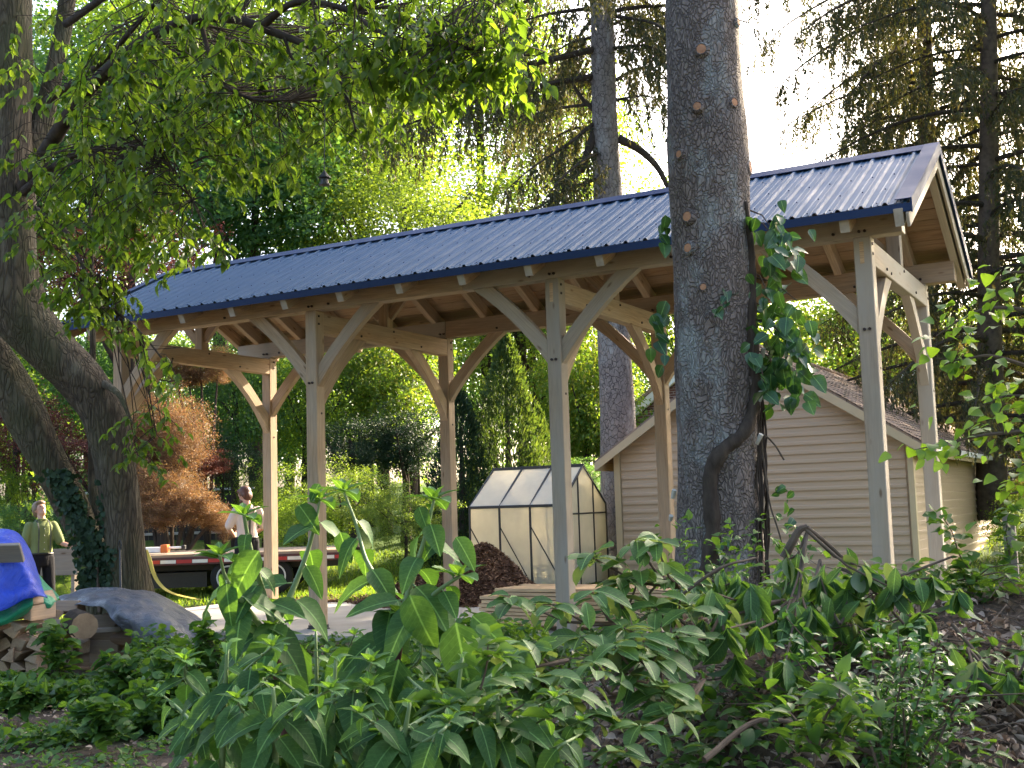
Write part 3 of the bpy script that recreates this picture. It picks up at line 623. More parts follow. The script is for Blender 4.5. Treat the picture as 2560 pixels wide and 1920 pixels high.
while x < TL-.2:
    mb = MB(); mb.box(x, x+.27, -.067, -.061, TZ-.155, TZ-.095, Mt); mb.build('reflective_tape', M['red'] if k % 2 else M['tapew'], tr); x += .28; k += 1
def wheel(c, rad):
    wo_ = bpy.data.objects.new('wheel', None); link(wo_, Matrix.Translation(c), tr)
    q = Mt.to_3x3().to_4x4()@Matrix.Rotation(R(90), 4, 'X'); Mw = Matrix.Translation(c)@q
    mb = MB(); mb.lathe([(rad*.62, -.09), (rad*.9, -.1), (rad, -.07), (rad, .07), (rad*.9, .1), (rad*.62, .09)], 28); mb.build('tyre', M['tyre'], wo_, Mw, True)
    mb = MB(); mb.lathe([(.01, .02), (rad*.62, .02), (rad*.66, .094), (rad*.58, .095), (rad*.52, .06), (rad*.3, .05), (rad*.16, .085), (rad*.1, .1), (.01, .1)], 28); mb.build('rim', M['rim'], wo_, Mw, True)
    for k in range(8):
        a = k*math.pi/4; mb = MB(); mb.lathe([(.022, .056), (.022, .066)], 8, Matrix.Translation((math.cos(a)*rad*.42, math.sin(a)*rad*.42, 0))); mb.build('rim_hole', M['iron'], wo_, Mw)
wc = dep(578, 1449, 21.0)
wx = (wc-Vector((tA.x, tA.y, 0))).dot(td)
for dx in (0, .8):
    for y in (.12, TW-.12): wheel(Mt@Vector((wx+dx, y, .33)), .33)
beam('axle', Mt@Vector((wx, .1, .33)), Mt@Vector((wx, TW-.1, .33)), .07, .07, M['iron'], tr)
beam('chassis_beam', Mt@Vector((.2, .6, TZ-.24)), Mt@Vector((TL-.2, .6, TZ-.24)), .08, .16, M['iron'], tr); beam('chassis_beam', Mt@Vector((.2, TW-.6, TZ-.24)), Mt@Vector((TL-.2, TW-.6, TZ-.24)), .08, .16, M['iron'], tr)
mb = MB(); mb.box(.6, wx-.45, .35, TW-.3, .16, TZ-.34, Mt); fixn(mb.build('shade_box', M['iron'], tr))  # added dark box standing in for the shade under the deck
# plywood panel at the end of the trailer, seen behind the boy
pa = dep(36, 1362, 18.6); pb = dep(196, 1362, 18.6)
b_ = beam('plywood_panel', (pa.x, pa.y, .78), (pb.x, pb.y, .78), .03, .42, M['old_plank']); tag(b_, 'brown plywood panel on edge behind the boy in green', 'panel')
for t in (.1, .9): q = pa.lerp(pb, t); mb = MB(); mb.box(q.x-.04, q.x+.04, q.y+.02, q.y+.1, -.05, .57); mb.build('panel_leg', M['old_plank'], b_)
# power tool lying on the deck
tt = dep(385, 1378, 21.2); tool = thing('cut_off_saw', 'white and orange cut-off saw lying on the trailer deck', 'saw', (tt.x, tt.y, TZ))
M['orange'] = simple('orange_plastic', (.55, .13, .02), (.45, .1, .015), 8, .4, .5)
Ml = Matrix.Translation((tt.x, tt.y, TZ))@Matrix.Rotation(math.atan2(td.y, td.x), 4, 'Z')
for nm, bx, m_ in (('housing', (-.25, .14, -.1, .1, .03, .13), 'white'), ('motor_cover', (.14, .26, -.11, .11, .02, .17), 'orange'), ('handle', (.26, .5, -.04, .04, .09, .13), 'white'), ('grip', (.5, .57, -.05, .05, .07, .15), 'iron'), ('guard', (-.5, -.25, -.13, .13, .0, .2), 'white')):
    mb = MB(); mb.box(*bx, Ml); o = mb.build(nm, M[m_], tool); bv = o.modifiers.new('b', 'BEVEL'); bv.width = .012
mb = MB(); mb.lathe([(.02, -.008), (.17, -.006), (.17, .006), (.02, .008)], 24, Ml@Matrix.Translation((-.42, 0, .17))@Matrix.Rotation(R(90), 4, 'X')); mb.build('blade', M['iron'], tool)
# yellow strap hanging from the deck
M['strap'] = simple('yellow_strap', (.55, .42, .08), (.45, .33, .06), 10, .6)
sp_ = [dep(x, y, d) for x, y, d in ((365, 1375, 20.4), (375, 1400, 20.35), (383, 1430, 20.3), (398, 1458, 20.2), (420, 1478, 20.0), (452, 1490, 19.6), (500, 1500, 18.9))]
pp = smooth_path([(*p, 1) for p in sp_], 5); V = []; F = []
for i, q in enumerate(pp): V += [(q[0]-.03*td.x-.01, q[1]-.03*td.y, q[2]), (q[0]+.03*td.x, q[1]+.03*td.y, q[2]+.005)]
for i in range(len(pp)-1): F.append((2*i, 2*i+1, 2*i+3, 2*i+2))
mb = MB(); mb.add(V, F); o = mb.build('ratchet_strap', M['strap']); o.modifiers.new('s', 'SOLIDIFY').thickness = .006; tag(o, 'yellow webbing strap hanging from the trailer deck to the grass', 'strap')
# long steel bar with looped handle leaning against the trunk
mb = MB(); q0 = dep(302, 1470, 13.1); q1 = dep(300, 1375, 13.4); mb.tube([q0-Vector((0, 0, .4)), q0, q1], .011, 8)
lp = [q1+Vector((math.sin(a)*.022*1.0, 0, .055-math.cos(a)*.055)) for a in np.linspace(0, 2*math.pi, 12)]; mb.tube(lp, .008, 6, False)
o = mb.build('digging_bar', M['iron']); tag(o, 'thin dark steel bar with looped handle leaning on the leaning trunk', 'bar')
# ------------------------------------------------------------------ lumber stack on the slab
lx0 = ony(1215, 1540, .55).x; lx1 = lx0+3.3
for li, z in enumerate(np.arange(.105, .5, .046)):
    for bi in range(5):
        y = .5+bi*.15+random.uniform(-.012, .012); a = lx0+random.uniform(-.06, .06)+(.25 if li > 6 else 0)
        o = beam('lumber_board', (a, y, z+.0), (lx1+random.uniform(-.25, .25), y, z), .138, .038, M['fresh'], None, c=.004)
        ly = ['bottom', 'second', 'third', 'fourth', 'fifth', 'sixth', 'seventh', 'eighth', 'top'][li]; tag(o, 'fresh sawn board in the '+ly+' layer of the lumber stack on the slab', 'board', 'boards in the '+ly+' layer of the lumber stack')
for x in (lx0+.25, lx0+1.5, lx0+2.9):
    o = beam('skid', (x, .42, .042), (x, 1.22, .042), .09, .083, M['old_plank']); tag(o, 'short timber skid under the lumber stack', 'skid', 'skids under the lumber stack')
# ------------------------------------------------------------------ mulch pile
mp_ = dep(1215, 1440, 18.3); mpx, mpy = mp_.x, mp_.y
def mulch_h(x, y):
    u = (x-mpx)*td.x+(y-mpy)*td.y; v = -(x-mpx)*td.y+(y-mpy)*td.x
    h1 = .93*math.exp(-((u/.72)**2+(v/.85)**2)); h2 = .5*math.exp(-(((u+1.0)/.8)**2+(v/.8)**2))
    h_ = max(h1, h2)+.25*min(h1, h2)-.06-.22*math.exp(-(((u-.28)/.25)**2+((v+.35)/.22)**2))
    return h_+.05*mnoise.noise(Vector((x*4, y*4, 1)))+.02*mnoise.noise(Vector((x*13, y*13, 1)))
n = 60; xs = np.linspace(-2.6, 2.6, n); V = [(mpx+a, mpy+b, -.05+mulch_h(mpx+a, mpy+b)) for b in xs for a in xs]
ii = np.arange(n*n).reshape(n, n); F = np.stack([ii[:-1, :-1], ii[:-1, 1:], ii[1:, 1:], ii[1:, :-1]], -1).reshape(-1, 4)
mu = thing('mulch_pile', 'heap of dark brown wood mulch in front of the greenhouse', 'mulch', (mpx, mpy, -.05))
link(bpy.data.objects.new('heap', npmesh('heap', np.array(V), [F], M['mulch'], True)), None, mu)
def scatter_quads(P, L, Wd, tilt, curl=0.):
    """diamond leaves: P (n,3), random heading, tilt; returns verts, quads"""
    n = len(P); a = RNG.uniform(0, 2*np.pi, n); t = RNG.normal(0, tilt, n); t2 = RNG.normal(0, tilt, n)
    d = np.stack([np.cos(a)*np.cos(t), np.sin(a)*np.cos(t), np.sin(t)], 1); s = np.stack([-np.sin(a)*np.cos(t2), np.cos(a)*np.cos(t2), np.sin(t2)], 1)
    L = (L*RNG.uniform(.6, 1.3, n))[:, None]; Wd = (Wd*RNG.uniform(.6, 1.3, n))[:, None]; up = np.cross(d, s)*(curl*L)
    V = np.stack([P-d*L/2, P+s*Wd/2+up*.5, P+d*L/2, P-s*Wd/2+up*.5], 1).reshape(-1, 3); F = np.arange(4*n).reshape(n, 4); return V, F
P = []
while len(P) < 9000:
    a, b = random.uniform(-2.2, 2.2), random.uniform(-2.2, 2.2); h_ = mulch_h(mpx+a, mpy+b)
    if h_ > .0: P.append((mpx+a, mpy+b, -.035+h_))
V, F = scatter_quads(np.array(P), .085, .028, .5, .2); o = link(bpy.data.objects.new('wood_chips', npmesh('wood_chips', V, [F], M['chip'])), None, mu); o['kind'] = 'stuff'
P = [(q.x+random.gauss(0, .2), q.y+random.gauss(0, .12), .0+random.uniform(-.02, .02)) for q in [Vector((random.uniform(-3.6, -.5), random.uniform(3.55, 4.7), 0)) for _ in range(5000)]]
V, F = scatter_quads(np.array(P), .08, .03, .4, .2); o = link(bpy.data.objects.new('scattered_mulch', npmesh('scattered_mulch', V, [F], M['chip']))); tag(o, 'band of brown mulch chips along the slab\'s rear edge', 'mulch', kind='stuff')
# ------------------------------------------------------------------ firewood piles
def chunk(L, r, m_end, m_side, wedge=True):                            # split log along x
    k = random.choice([3, 4, 5]) if wedge else 12; a0 = random.uniform(0, 6.28); pts = []
    for i in range(k): a = a0+2*math.pi*i/k+random.uniform(-.25, .25)*wedge; rr = r*random.uniform(.75, 1.15) if wedge else r*random.uniform(.96, 1.04); pts.append((math.cos(a)*rr, math.sin(a)*rr))
    mb = MB(); mb.prism(pts, lambda u, v: Vector((-L/2, u*.96, v*.96)), lambda u, v: Vector((L/2, u, v))); me = mb.mesh('log', m_side); me.materials.append(m_end)
    bm = bmesh.new(); bm.from_mesh(me); bmesh.ops.recalc_face_normals(bm, faces=bm.faces)
    bmesh.ops.bevel(bm, geom=bm.edges[:], offset=.006, segments=1, affect='EDGES') if wedge else None
    bm.to_mesh(me); bm.free()
    for p in me.polygons:
        if abs(p.normal.x) > .85: p.material_index = 1
    return me
lognd = [chunk(.42, .085, M['split'], M['split']) for _ in range(9)]; round_log = chunk(.6, .13, M['log_end'], M['bark_dark'], False)
cv = Vector((FW[0], FW[1], 0)).normalized(); cr = Vector((RT[0], RT[1], 0)).normalized()
def put_log(me, px, py, d, label, rz=0., rr=None, grp='split logs in the firewood stack under the blue tarp'):
    c = dep(px, py, d); o = bpy.data.objects.new('firewood_log', me); ax = cv.copy(); ax.rotate(Quaternion((0, 0, 1), rz)); sy = Vector((0, 0, 1)).cross(ax)
    Mx = Matrix(((ax.x, sy.x, 0, c.x), (ax.y, sy.y, 0, c.y), (0, 0, 1, c.z), (0, 0, 0, 1)))@Matrix.Rotation(rr if rr is not None else random.uniform(0, 6.28), 4, 'X')
    link(o, Mx); tag(o, label, 'log', grp)
lab = 'pale split firewood log stacked under the blue and green tarps'
for row, (y, x0, x1) in enumerate(((1500, 60, 130), (1535, -10, 120), (1568, -30, 110), (1600, -40, 110), (1632, -40, 105), (1664, -50, 100), (1694, -50, 95))):
    x = x0
    while x < x1: put_log(random.choice(lognd), x+random.uniform(-5, 5), y+random.uniform(-6, 6), 11+random.uniform(-.05, .1), lab, random.uniform(-.25, .25)); x += 36
lab2 = 'dark weathered log in the low pile under the grey tarp'
put_log(round_log, 200, 1560, 11.35, 'round sawn log end showing in the low pile under the grey tarp', .5, 0, None)
for px, py, rz in ((120, 1565, 1.2), (125, 1600, 1.3), (165, 1610, .9), (205, 1615, .5), (255, 1615, 1.4), (150, 1640, 1.3), (215, 1645, 1.2), (280, 1640, 1.5), (255, 1585, 1.3), (250, 1555, 1.35), (320, 1630, 1.2), (330, 1600, 1.2), (310, 1575, 1.3), (370, 1610, 1.0), (300, 1548, 1.2), (360, 1565, 1.2), (110, 1535, 1.2), (160, 1520, 1.3)):
    put_log(random.choice(lognd), px, py, 11.75+random.uniform(-.1, .15), lab2, rz, None, 'weathered logs under the grey tarp')
for o in [o for o in COL.objects if o.name.startswith('firewood_log') and o.get('label') == lab2]: pass
o = beam('plank', dep(222, 1577, 11.3), dep(300, 1573, 11.45), .1, .045, M['old_plank']); tag(o, 'thin plank jutting out of the low log pile beside the grey tarp', 'plank')
def tarp(name, ctrl, mat, nx_, ny_, rough_amp, label, drop=None):
    """ctrl: grid rows of (px,py,depth); bicubic-ish interpolation plus folds"""
    rows = [smooth_path([(*dep(*c), 1) for c in r], nx_) for r in ctrl]; m_ = len(rows[0]); V = []; cols_ = []
    for i in range(m_): cols_.append(smooth_path([tuple(r[i]) for r in rows], ny_))
    n_ = len(cols_[0])
    for i in range(m_):
        for j in range(n_):
            p = Vector(cols_[i][j][:3]); w_ = mnoise.noise(p*3.1)*.5+mnoise.noise(p*8)*.25+abs(mnoise.noise(Vector((p.x*5+p.z*2, p.y*5, p.z*9))))*.4
            V.append(p-cv*w_*rough_amp+Vector((0, 0, w_*rough_amp*.5)))
    F = [(i*n_+j, (i+1)*n_+j, (i+1)*n_+j+1, i*n_+j+1) for i in range(m_-1) for j in range(n_-1)]
    mb = MB(); mb.add(V, F); o = mb.build(name, mat, None, None, True); o.modifiers.new('s', 'SOLIDIFY').thickness = .004; return tag(o, label, 'tarp')
tarp('tarp', [[(-160, 1330, 11.6), (-60, 1325, 11.5), (32, 1328, 11.4), (76, 1376, 11.4), (104, 1458, 11.5)], [(-160, 1380, 10.9), (-60, 1375, 10.85), (30, 1366, 10.8), (75, 1416, 10.8), (110, 1482, 11.0)], [(-160, 1470, 10.65), (-60, 1465, 10.6), (25, 1460, 10.6), (78, 1468, 10.62), (118, 1494, 10.8)], [(-160, 1560, 10.6), (-70, 1548, 10.55), (0, 1530, 10.5), (55, 1503, 10.55), (100, 1488, 10.7)]], M['tarp_blue'], 9, 9, .09, 'bright blue tarp draped over the tall firewood stack')
tarp('tarp', [[(-160, 1540, 10.75), (-70, 1530, 10.72), (0, 1520, 10.7), (45, 1500, 10.72), (80, 1480, 10.75)], [(-160, 1575, 10.68), (-70, 1568, 10.62), (0, 1552, 10.6), (45, 1528, 10.62), (82, 1505, 10.65)], [(-160, 1600, 10.7), (-70, 1585, 10.66), (0, 1566, 10.64), (45, 1545, 10.68), (80, 1520, 10.7)]], M['tarp_green'], 8, 6, .05, 'strip of green tarp hanging below the blue tarp')
tarp('tarp', [[(85, 1420, 11.6), (100, 1440, 11.55), (118, 1462, 11.6), (140, 1482, 11.7)], [(80, 1455, 11.2), (102, 1468, 11.15), (125, 1485, 11.2), (147, 1492, 11.4)], [(92, 1490, 11.05), (108, 1500, 11.0), (128, 1508, 11.05), (146, 1500, 11.3)], [(100, 1515, 11.05), (112, 1520, 11.0), (125, 1520, 11.05), (138, 1510, 11.3)]], M['tarp_green'], 7, 7, .05, 'crumpled corner of green tarp poking out beside the boy\'s legs')
tarp('tarp', [[(150, 1498, 12.5), (220, 1475, 12.6), (300, 1470, 12.7), (380, 1482, 12.7), (430, 1505, 12.6), (490, 1540, 12.5)], [(165, 1512, 11.9), (235, 1490, 11.9), (310, 1484, 11.9), (390, 1500, 11.9), (440, 1525, 11.9), (520, 1560, 11.9)], [(255, 1520, 11.5), (290, 1515, 11.4), (330, 1518, 11.35), (400, 1535, 11.3), (450, 1560, 11.35), (530, 1590, 11.4)], [(285, 1555, 11.3), (310, 1552, 11.2), (345, 1558, 11.15), (405, 1570, 11.1), (455, 1590, 11.15), (520, 1615, 11.2)], [(335, 1600, 11.2), (345, 1605, 11.1), (370, 1612, 11.05), (415, 1618, 11.0), (460, 1628, 11.05), (510, 1640, 11.1)]], M['tarp_grey'], 10, 10, .13, 'wrinkled silver-grey tarp thrown over the low log pile')
c0 = dep(28, 1382, 10.55); o = beam('cover_board', c0-cr*.22, c0+cr*.1, .04, .2, M['old_plank'], None, up=(UP[0]-.6*FW[0], UP[1]-.6*FW[1], UP[2])); tag(o, 'weathered board weighing down the blue tarp', 'board')
# ------------------------------------------------------------------ people
def sphere_pts(c, r, M_=None, n=12, m=8):
    V = []; F = []; c = Vector(c); r = Vector(r) if hasattr(r, '__len__') else Vector((r, r, r))
    for j in range(m+1):
        t = math.pi*j/m
        for i in range(n): a = 2*math.pi*i/n; V.append(Vector((c.x+r.x*math.sin(t)*math.cos(a), c.y+r.y*math.sin(t)*math.sin(a), c.z-r.z*math.cos(t))))
    for j in range(m):
        for i in range(n): F.append((j*n+i, j*n+(i+1) % n, (j+1)*n+(i+1) % n, (j+1)*n+i))
    return [M_@v for v in V] if M_ else V, F
def limb(mb, pts, rad, n=10):
    mb.tube(pts, rad, n)
    for p, r in zip(pts, rad): mb.add(*sphere_pts(p, r, None, n, 6))
def loft(mb, rings, n=16, M_=None):                                    # rings: (z, rx, ry, yoff)
    b = len(mb.V)
    for z, rx, ry, yo in rings:
        for k in range(n): a = 2*math.pi*k/n; v = Vector((rx*math.cos(a), yo+ry*math.sin(a), z)); mb.V.append(tuple(M_@v if M_ else v))
    for i in range(len(rings)-1):
        for k in range(n): k2 = (k+1) % n; mb.F.append((b+i*n+k, b+i*n+k2, b+(i+1)*n+k2, b+(i+1)*n+k))
    mb.F.append(tuple(b+k for k in range(n))[::-1]); mb.F.append(tuple(b+(len(rings)-1)*n+k for k in range(n)))
def fused(mb, name, mat, parent, world, voxel=.011, smooth=4):
    """one continuous surface from overlapping volumes"""
    me = mb.mesh(name, mat); o = bpy.data.objects.new(name, me); COL.objects.link(o)
    rm = o.modifiers.new('r', 'REMESH'); rm.mode = 'VOXEL'; rm.voxel_size = voxel
    sm = o.modifiers.new('s', 'SMOOTH'); sm.factor = .5; sm.iterations = smooth
    dg = bpy.context.evaluated_depsgraph_get(); me2 = bpy.data.meshes.new_from_object(o.evaluated_get(dg)); bpy.data.objects.remove(o)
    me2.materials.clear(); me2.materials.append(mat); me2.polygons.foreach_set('use_smooth', np.ones(len(me2.polygons), bool)); me2.name = name
    return link(bpy.data.objects.new(name, me2), world, parent)
M['skin'] = simple('skin', (.55, .31, .22), (.47, .25, .17), 6, .5, .4, bump=.03)
M['hair_fair'] = simple('fair_hair', (.24, .16, .085), (.12, .075, .042), 30, .5, .4, stretch=(1, 1, .2), bump=.5)
M['hair_red'] = simple('auburn_hair', (.13, .05, .025), (.06, .025, .014), 30, .5, .4, stretch=(1, 1, .2), bump=.5)
def cloth(name, c):
    m, n, l, out = newmat(name); f = noi(n, l, coords(n, l, (1, 1, .5), rnd=False), 7, 6, .6, .6); r = ramp(n, [(.25, tuple(x*.78 for x in c)), (.7, c)]); l.new(f, r.inputs[0])
    bsdf(n, l, out, r.outputs[0], .85, .15, 0, f, .5, .03); return m
M['shirt_green'] = cloth('sage_shirt', (.20, .235, .095)); M['shirt_pink'] = cloth('pale_pink_shirt', (.60, .50, .45)); M['trousers'] = cloth('black_trousers', (.012, .012, .016))
M['eye'] = simple('eye', (.04, .03, .025), (.03, .02, .02), 10, .2, .5); M['susp'] = simple('suspender_webbing', (.10, .11, .085), (.06, .065, .055), 20, .7)
def hand(mb, wrist, d, palm_n, spread=.5, curl=.5):
    """wrist point, direction of hand, palm normal; five separate fingers"""
    wrist, d = Vector(wrist), Vector(d).normalized(); pn = Vector(palm_n); pn = (pn-d*pn.dot(d)).normalized(); s = d.cross(pn)
    mb.add([wrist+d*x+s*y*(.032+.012*(x > .02))+pn*z*.013 for x in (-.01, .085) for y in (-1, 1) for z in (-1, 1)], [(0, 1, 3, 2), (4, 6, 7, 5), (0, 4, 5, 1), (2, 3, 7, 6), (0, 2, 6, 4), (1, 5, 7, 3)])
    for k, (off, L) in enumerate(((-.033, .065), (-.011, .078), (.011, .074), (.032, .056))):
        p0 = wrist+d*.08+s*off; p1 = p0+(d+pn*curl*.4)*L*.5; p2 = p1+(d*.6+pn*curl)*L*.5; limb(mb, [p0, p1, p2], [.0095, .009, .0075], 6)
    p0 = wrist+d*.03-s*.036; p1 = p0+(d*.6-s*.7+pn*.3).normalized()*.04; p2 = p1+(d*.9-s*.25+pn*.4).normalized()*.035; limb(mb, [p0, p1, p2], [.012, .0105, .0085], 6)
def person(label, base, face, sc_, look, arms, cols, stance=.1, beard=False, susp='front'):
    """face: heading vector; look: (yaw, pitch) of head; arms: {-1/1: (elbow, wrist, hand_dir)} in body space (x right of body, y forward)"""
    fv = Vector((face[0], face[1], 0)).normalized(); rv = Vector((fv.y, -fv.x, 0))
    Mw = Matrix(((rv.x*sc_, fv.x*sc_, 0, base.x), (rv.y*sc_, fv.y*sc_, 0, base.y), (0, 0, sc_, base.z), (0, 0, 0, 1)))
    t = thing('person', label, 'person', base); shirt, trou, hairm = cols
    Hm = Matrix.Translation((0, .0, 1.515))@Matrix.Rotation(look[0], 4, 'Z')@Matrix.Rotation(look[1], 4, 'X')@Matrix.Translation((0, 0, -1.515))
    mb = MB()
    mb.add(*sphere_pts((0, .005, 1.655), (.076, .095, .105), Hm, 16, 12)); mb.add(*sphere_pts((0, .035, 1.585), (.056, .062, .066), Hm)); mb.add(*sphere_pts((0, .075, 1.553), (.026, .024, .02), Hm))
    mb.add(*sphere_pts((0, .098, 1.622), (.013, .022, .016), Hm, 8, 6)); mb.tube([Hm@Vector((0, .088, 1.66)), Hm@Vector((0, .112, 1.62))], [.009, .014], 6)
    for sx in (-1, 1):
        mb.add(*sphere_pts((sx*.077, -.005, 1.63), (.012, .022, .032), Hm, 8, 6)); mb.add(*sphere_pts((sx*.032, .085, 1.672), (.024, .012, .009), Hm, 8, 6))
    mb.add(*sphere_pts((0, .094, 1.583), (.024, .012, .009), Hm, 8, 6))
    limb(mb, [Vector((0, -.012, 1.42)), Vector((0, -.005, 1.50)), Hm@Vector((0, -.01, 1.58))], [.066, .056, .056])
    loft(mb, [(.88, .15, .10, 0), (1.0, .145, .095, 0), (1.12, .14, .095, 0), (1.28, .155, .105, 0), (1.40, .15, .095, -.01), (1.45, .10, .07, -.01)])
    legs = {}
    for sx in (-1, 1):
        legs[sx] = [Vector((sx*.09, 0, .93)), Vector((sx*(.09+stance*.3), .02, .5)), Vector((sx*(.09+stance*.5), -.015, .09))]
        limb(mb, legs[sx], [.085, .056, .042]); limb(mb, [legs[sx][2]+Vector((0, -.03, -.045)), legs[sx][2]+Vector((0, .1, -.05)), legs[sx][2]+Vector((sx*.01, .17, -.06))], [.038, .036, .028])
        e, w_, hd = arms[sx]; sh = Vector((sx*.175, -.01, 1.395)); e, w_ = Vector(e), Vector(w_)
        limb(mb, [sh, sh.lerp(e, .5), e, e.lerp(w_, .4), w_], [.052, .046, .037, .037, .026]); hand(mb, w_, hd, (-sx, .2, 0))
    fused(mb, 'body', M['skin'], t, Mw, .0095, 3)
    mb = MB(); loft(mb, [(.965, .158, .112, 0), (1.02, .165, .118, .0), (1.12, .16, .115, 0), (1.28, .178, .126, 0), (1.385, .176, .118, -.005), (1.44, .125, .09, -.01), (1.475, .072, .072, -.005)])
    for sx in (-1, 1):
        e = Vector(arms[sx][0]); sh = Vector((sx*.172, -.01, 1.39)); limb(mb, [sh, sh.lerp(e, .45), sh.lerp(e, .86)], [.072, .074, .07])
    fused(mb, 'shirt', shirt, t, Mw, .012, 3)
    mb = MB(); ring = [Vector((math.cos(a)*.074, math.sin(a)*.076-.005, 1.475+.012*math.sin(a*1))) for a in np.linspace(0, 2*math.pi, 20)]; mb.tube(ring, .013, 6, False); mb.build('collar', shirt, t, Mw, True)
    mb = MB(); loft(mb, [(.80, .16, .112, 0), (.9, .168, .12, 0), (1.0, .158, .116, 0)])
    for sx in (-1, 1): a, b, c = legs[sx]; limb(mb, [a, b, c+Vector((0, .01, -.02))], [.1, .082, .074])
    fused(mb, 'trousers', trou, t, Mw, .013, 3)
    mb = MB(); mb.tube([Vector((math.cos(a)*.164, math.sin(a)*.121, .985)) for a in np.linspace(0, 2*math.pi, 28)], .014, 6, False); mb.build('belt', M['iron'], t, Mw)
    for sx in (-1, 1):
        mb = MB(); a = legs[sx][2]; limb(mb, [a+Vector((0, -.035, -.045)), a+Vector((0, .1, -.05)), a+Vector((sx*.01, .185, -.055))], [.047, .045, .036]); fused(mb, 'shoe', M['iron'], t, Mw, .013, 2)
        mb = MB(); mb.add(*sphere_pts((sx*.032, .086, 1.658), (.0125, .009, .0075), Hm, 10, 6)); mb.build('eye', M['eye'], t, Mw, True)
        pts = []
        for k, (z, y) in enumerate(((.99, .122), (1.12, .128), (1.28, .14), (1.39, .115), (1.455, .05), (1.465, -.03), (1.40, -.125), (1.28, -.138), (1.12, -.122), (.99, -.118))):
            back = y < 0; x = sx*(.085 if not back else {1.40: .075, 1.28: .015, 1.12: .006, .99: .006}.get(z, .085)); pts.append(Vector((x, y*1.0, z)))
        path = smooth_path([(*p, 1) for p in pts], 4); V = []
        for q in path: V += [(q[0]-.010, q[1]+.004*(1 if q[1] > 0 else -1), q[2]), (q[0]+.010, q[1]+.004*(1 if q[1] > 0 else -1), q[2])]
        mb = MB(); mb.add(V, [(2*i, 2*i+1, 2*i+3, 2*i+2) for i in range(len(path)-1)]); o = mb.build('suspender', M['susp'], t, Mw); o.modifiers.new('s', 'SOLIDIFY').thickness = .006
    mb = MB(); mb.add(*sphere_pts((0, -.022, 1.685), (.095, .102, .1), Hm, 18, 12)); mb.add(*sphere_pts((0, -.05, 1.625), (.092, .07, .095), Hm, 16, 10)); mb.add(*sphere_pts((0, .05, 1.722), (.08, .06, .045), Hm, 14, 8))
    for sx in (-1, 1): mb.add(*sphere_pts((sx*.07, -.005, 1.665), (.022, .05, .055), Hm, 10, 8))
    for k in range(26):                                                # locks along the fringe and nape
        a = k/26*2*math.pi; p = Hm@Vector((math.cos(a)*.082, math.sin(a)*.088-.02, 1.66+.035*math.sin(a)*(1 if math.sin(a) > 0 else 1.6))); q = Hm@Vector((math.cos(a)*.09, math.sin(a)*.096-.02, 1.615+.072*max(0, math.sin(a))-.01*(k % 3))); mb.tube([p, q], [.016, .006], 5)
    fused(mb, 'hair', hairm, t, Mw, .009, 2)
    if beard:
        mb = MB(); mb.add(*sphere_pts((0, .06, 1.565), (.062, .06, .045), Hm, 14, 8)); fused(mb, 'beard', hairm, t, Mw, .01, 2)
    mb = MB()
    for z in (1.05, 1.15, 1.25, 1.35): mb.add(*sphere_pts((0, .128+.004*(z > 1.2), z), (.006, .004, .006), None, 8, 5))
    o = mb.build('shirt_buttons', M['white'], t, Mw); o['kind'] = 'stuff'
    return t
def scale_for(px, ytop, d, base_z, h=1.765): return (dep(px, ytop, d).z-base_z)/h
bp = dep(103, 1400, 17.5); bz = gz(bp.x, bp.y); tocam = Vector((CP[0]-bp.x, CP[1]-bp.y, 0)).normalized(); f1 = (tocam+cr*.42).normalized()
person('boy in sage green short-sleeved shirt and suspenders looking up beside the ivy-clad trunk', Vector((bp.x, bp.y, bz)), f1, scale_for(103, 1251, 17.5, bz), (R(12), R(24)),
       {1: ((.235, -.03, 1.11), (.235, .06, .87), (0, .25, -1)), -1: ((-.25, .10, 1.13), (-.42, .30, 1.04), (-.6, .6, -.1))}, (M['shirt_green'], M['trousers'], M['hair_fair']))
mp2 = dep(618, 1400, 19.7); mz = gz(mp2.x, mp2.y)+.02; f2 = (-tocam-cr*.18).normalized()
person('bearded man in pale pink shirt and crossed suspenders seen from behind at the trailer', Vector((mp2.x, mp2.y, mz)), f2, scale_for(612, 1216, 19.7, mz), (R(28), R(-20)),
       {1: ((.285, .05, 1.13), (.16, .25, 1.0), (-.7, .7, 0)), -1: ((-.27, .08, 1.14), (-.12, .28, 1.02), (.7, .7, 0))}, (M['shirt_pink'], M['trousers'], M['hair_red']), .12, True)
# ------------------------------------------------------------------ leaf machinery
def leaf_tpl(segs=4, wprof=None, fold=.25, droop=.25, wave=0., asym=0.):
    """leaf along +x (0..1), width 1 across y, normal z"""
    wprof = wprof or (lambda t: math.sin(math.pi*t**.8)**.9); V = [(0, 0, 0)]; UV = [(.5, 0)]; F3 = []; F4 = []
    for i in range(1, segs):
        t = i/segs; w_ = wprof(t)*.5; z = -droop*t*t
        for s in (-1, 0, 1): V.append((t, s*w_, z+abs(s)*(fold*w_+wave*math.sin(t*19+s)))); UV.append((.5+s*w_, t))
    V.append((1, 0, -droop)); UV.append((.5, 1)); n = len(V)-1
    F3 += [(0, 1, 2), (0, 2, 3)]
    for i in range(segs-2):
        a = 1+3*i; F4 += [(a, a+3, a+4, a+1), (a+1, a+4, a+5, a+2)]
    a = 1+3*(segs-2); F3 += [(a, n, a+1), (a+1, n, a+2)]
    return np.array(V), np.array(F3), np.array(F4).reshape(-1, 4), np.array(UV)
T_DIA = (np.array([(0, 0, 0), (.45, .5, .08), (1, 0, -.05), (.45, -.5, .08)]), np.zeros((0, 3), int), np.array([(0, 3, 2, 1)]), np.array([(.5, 0), (1, .45), (.5, 1), (0, .45)]))
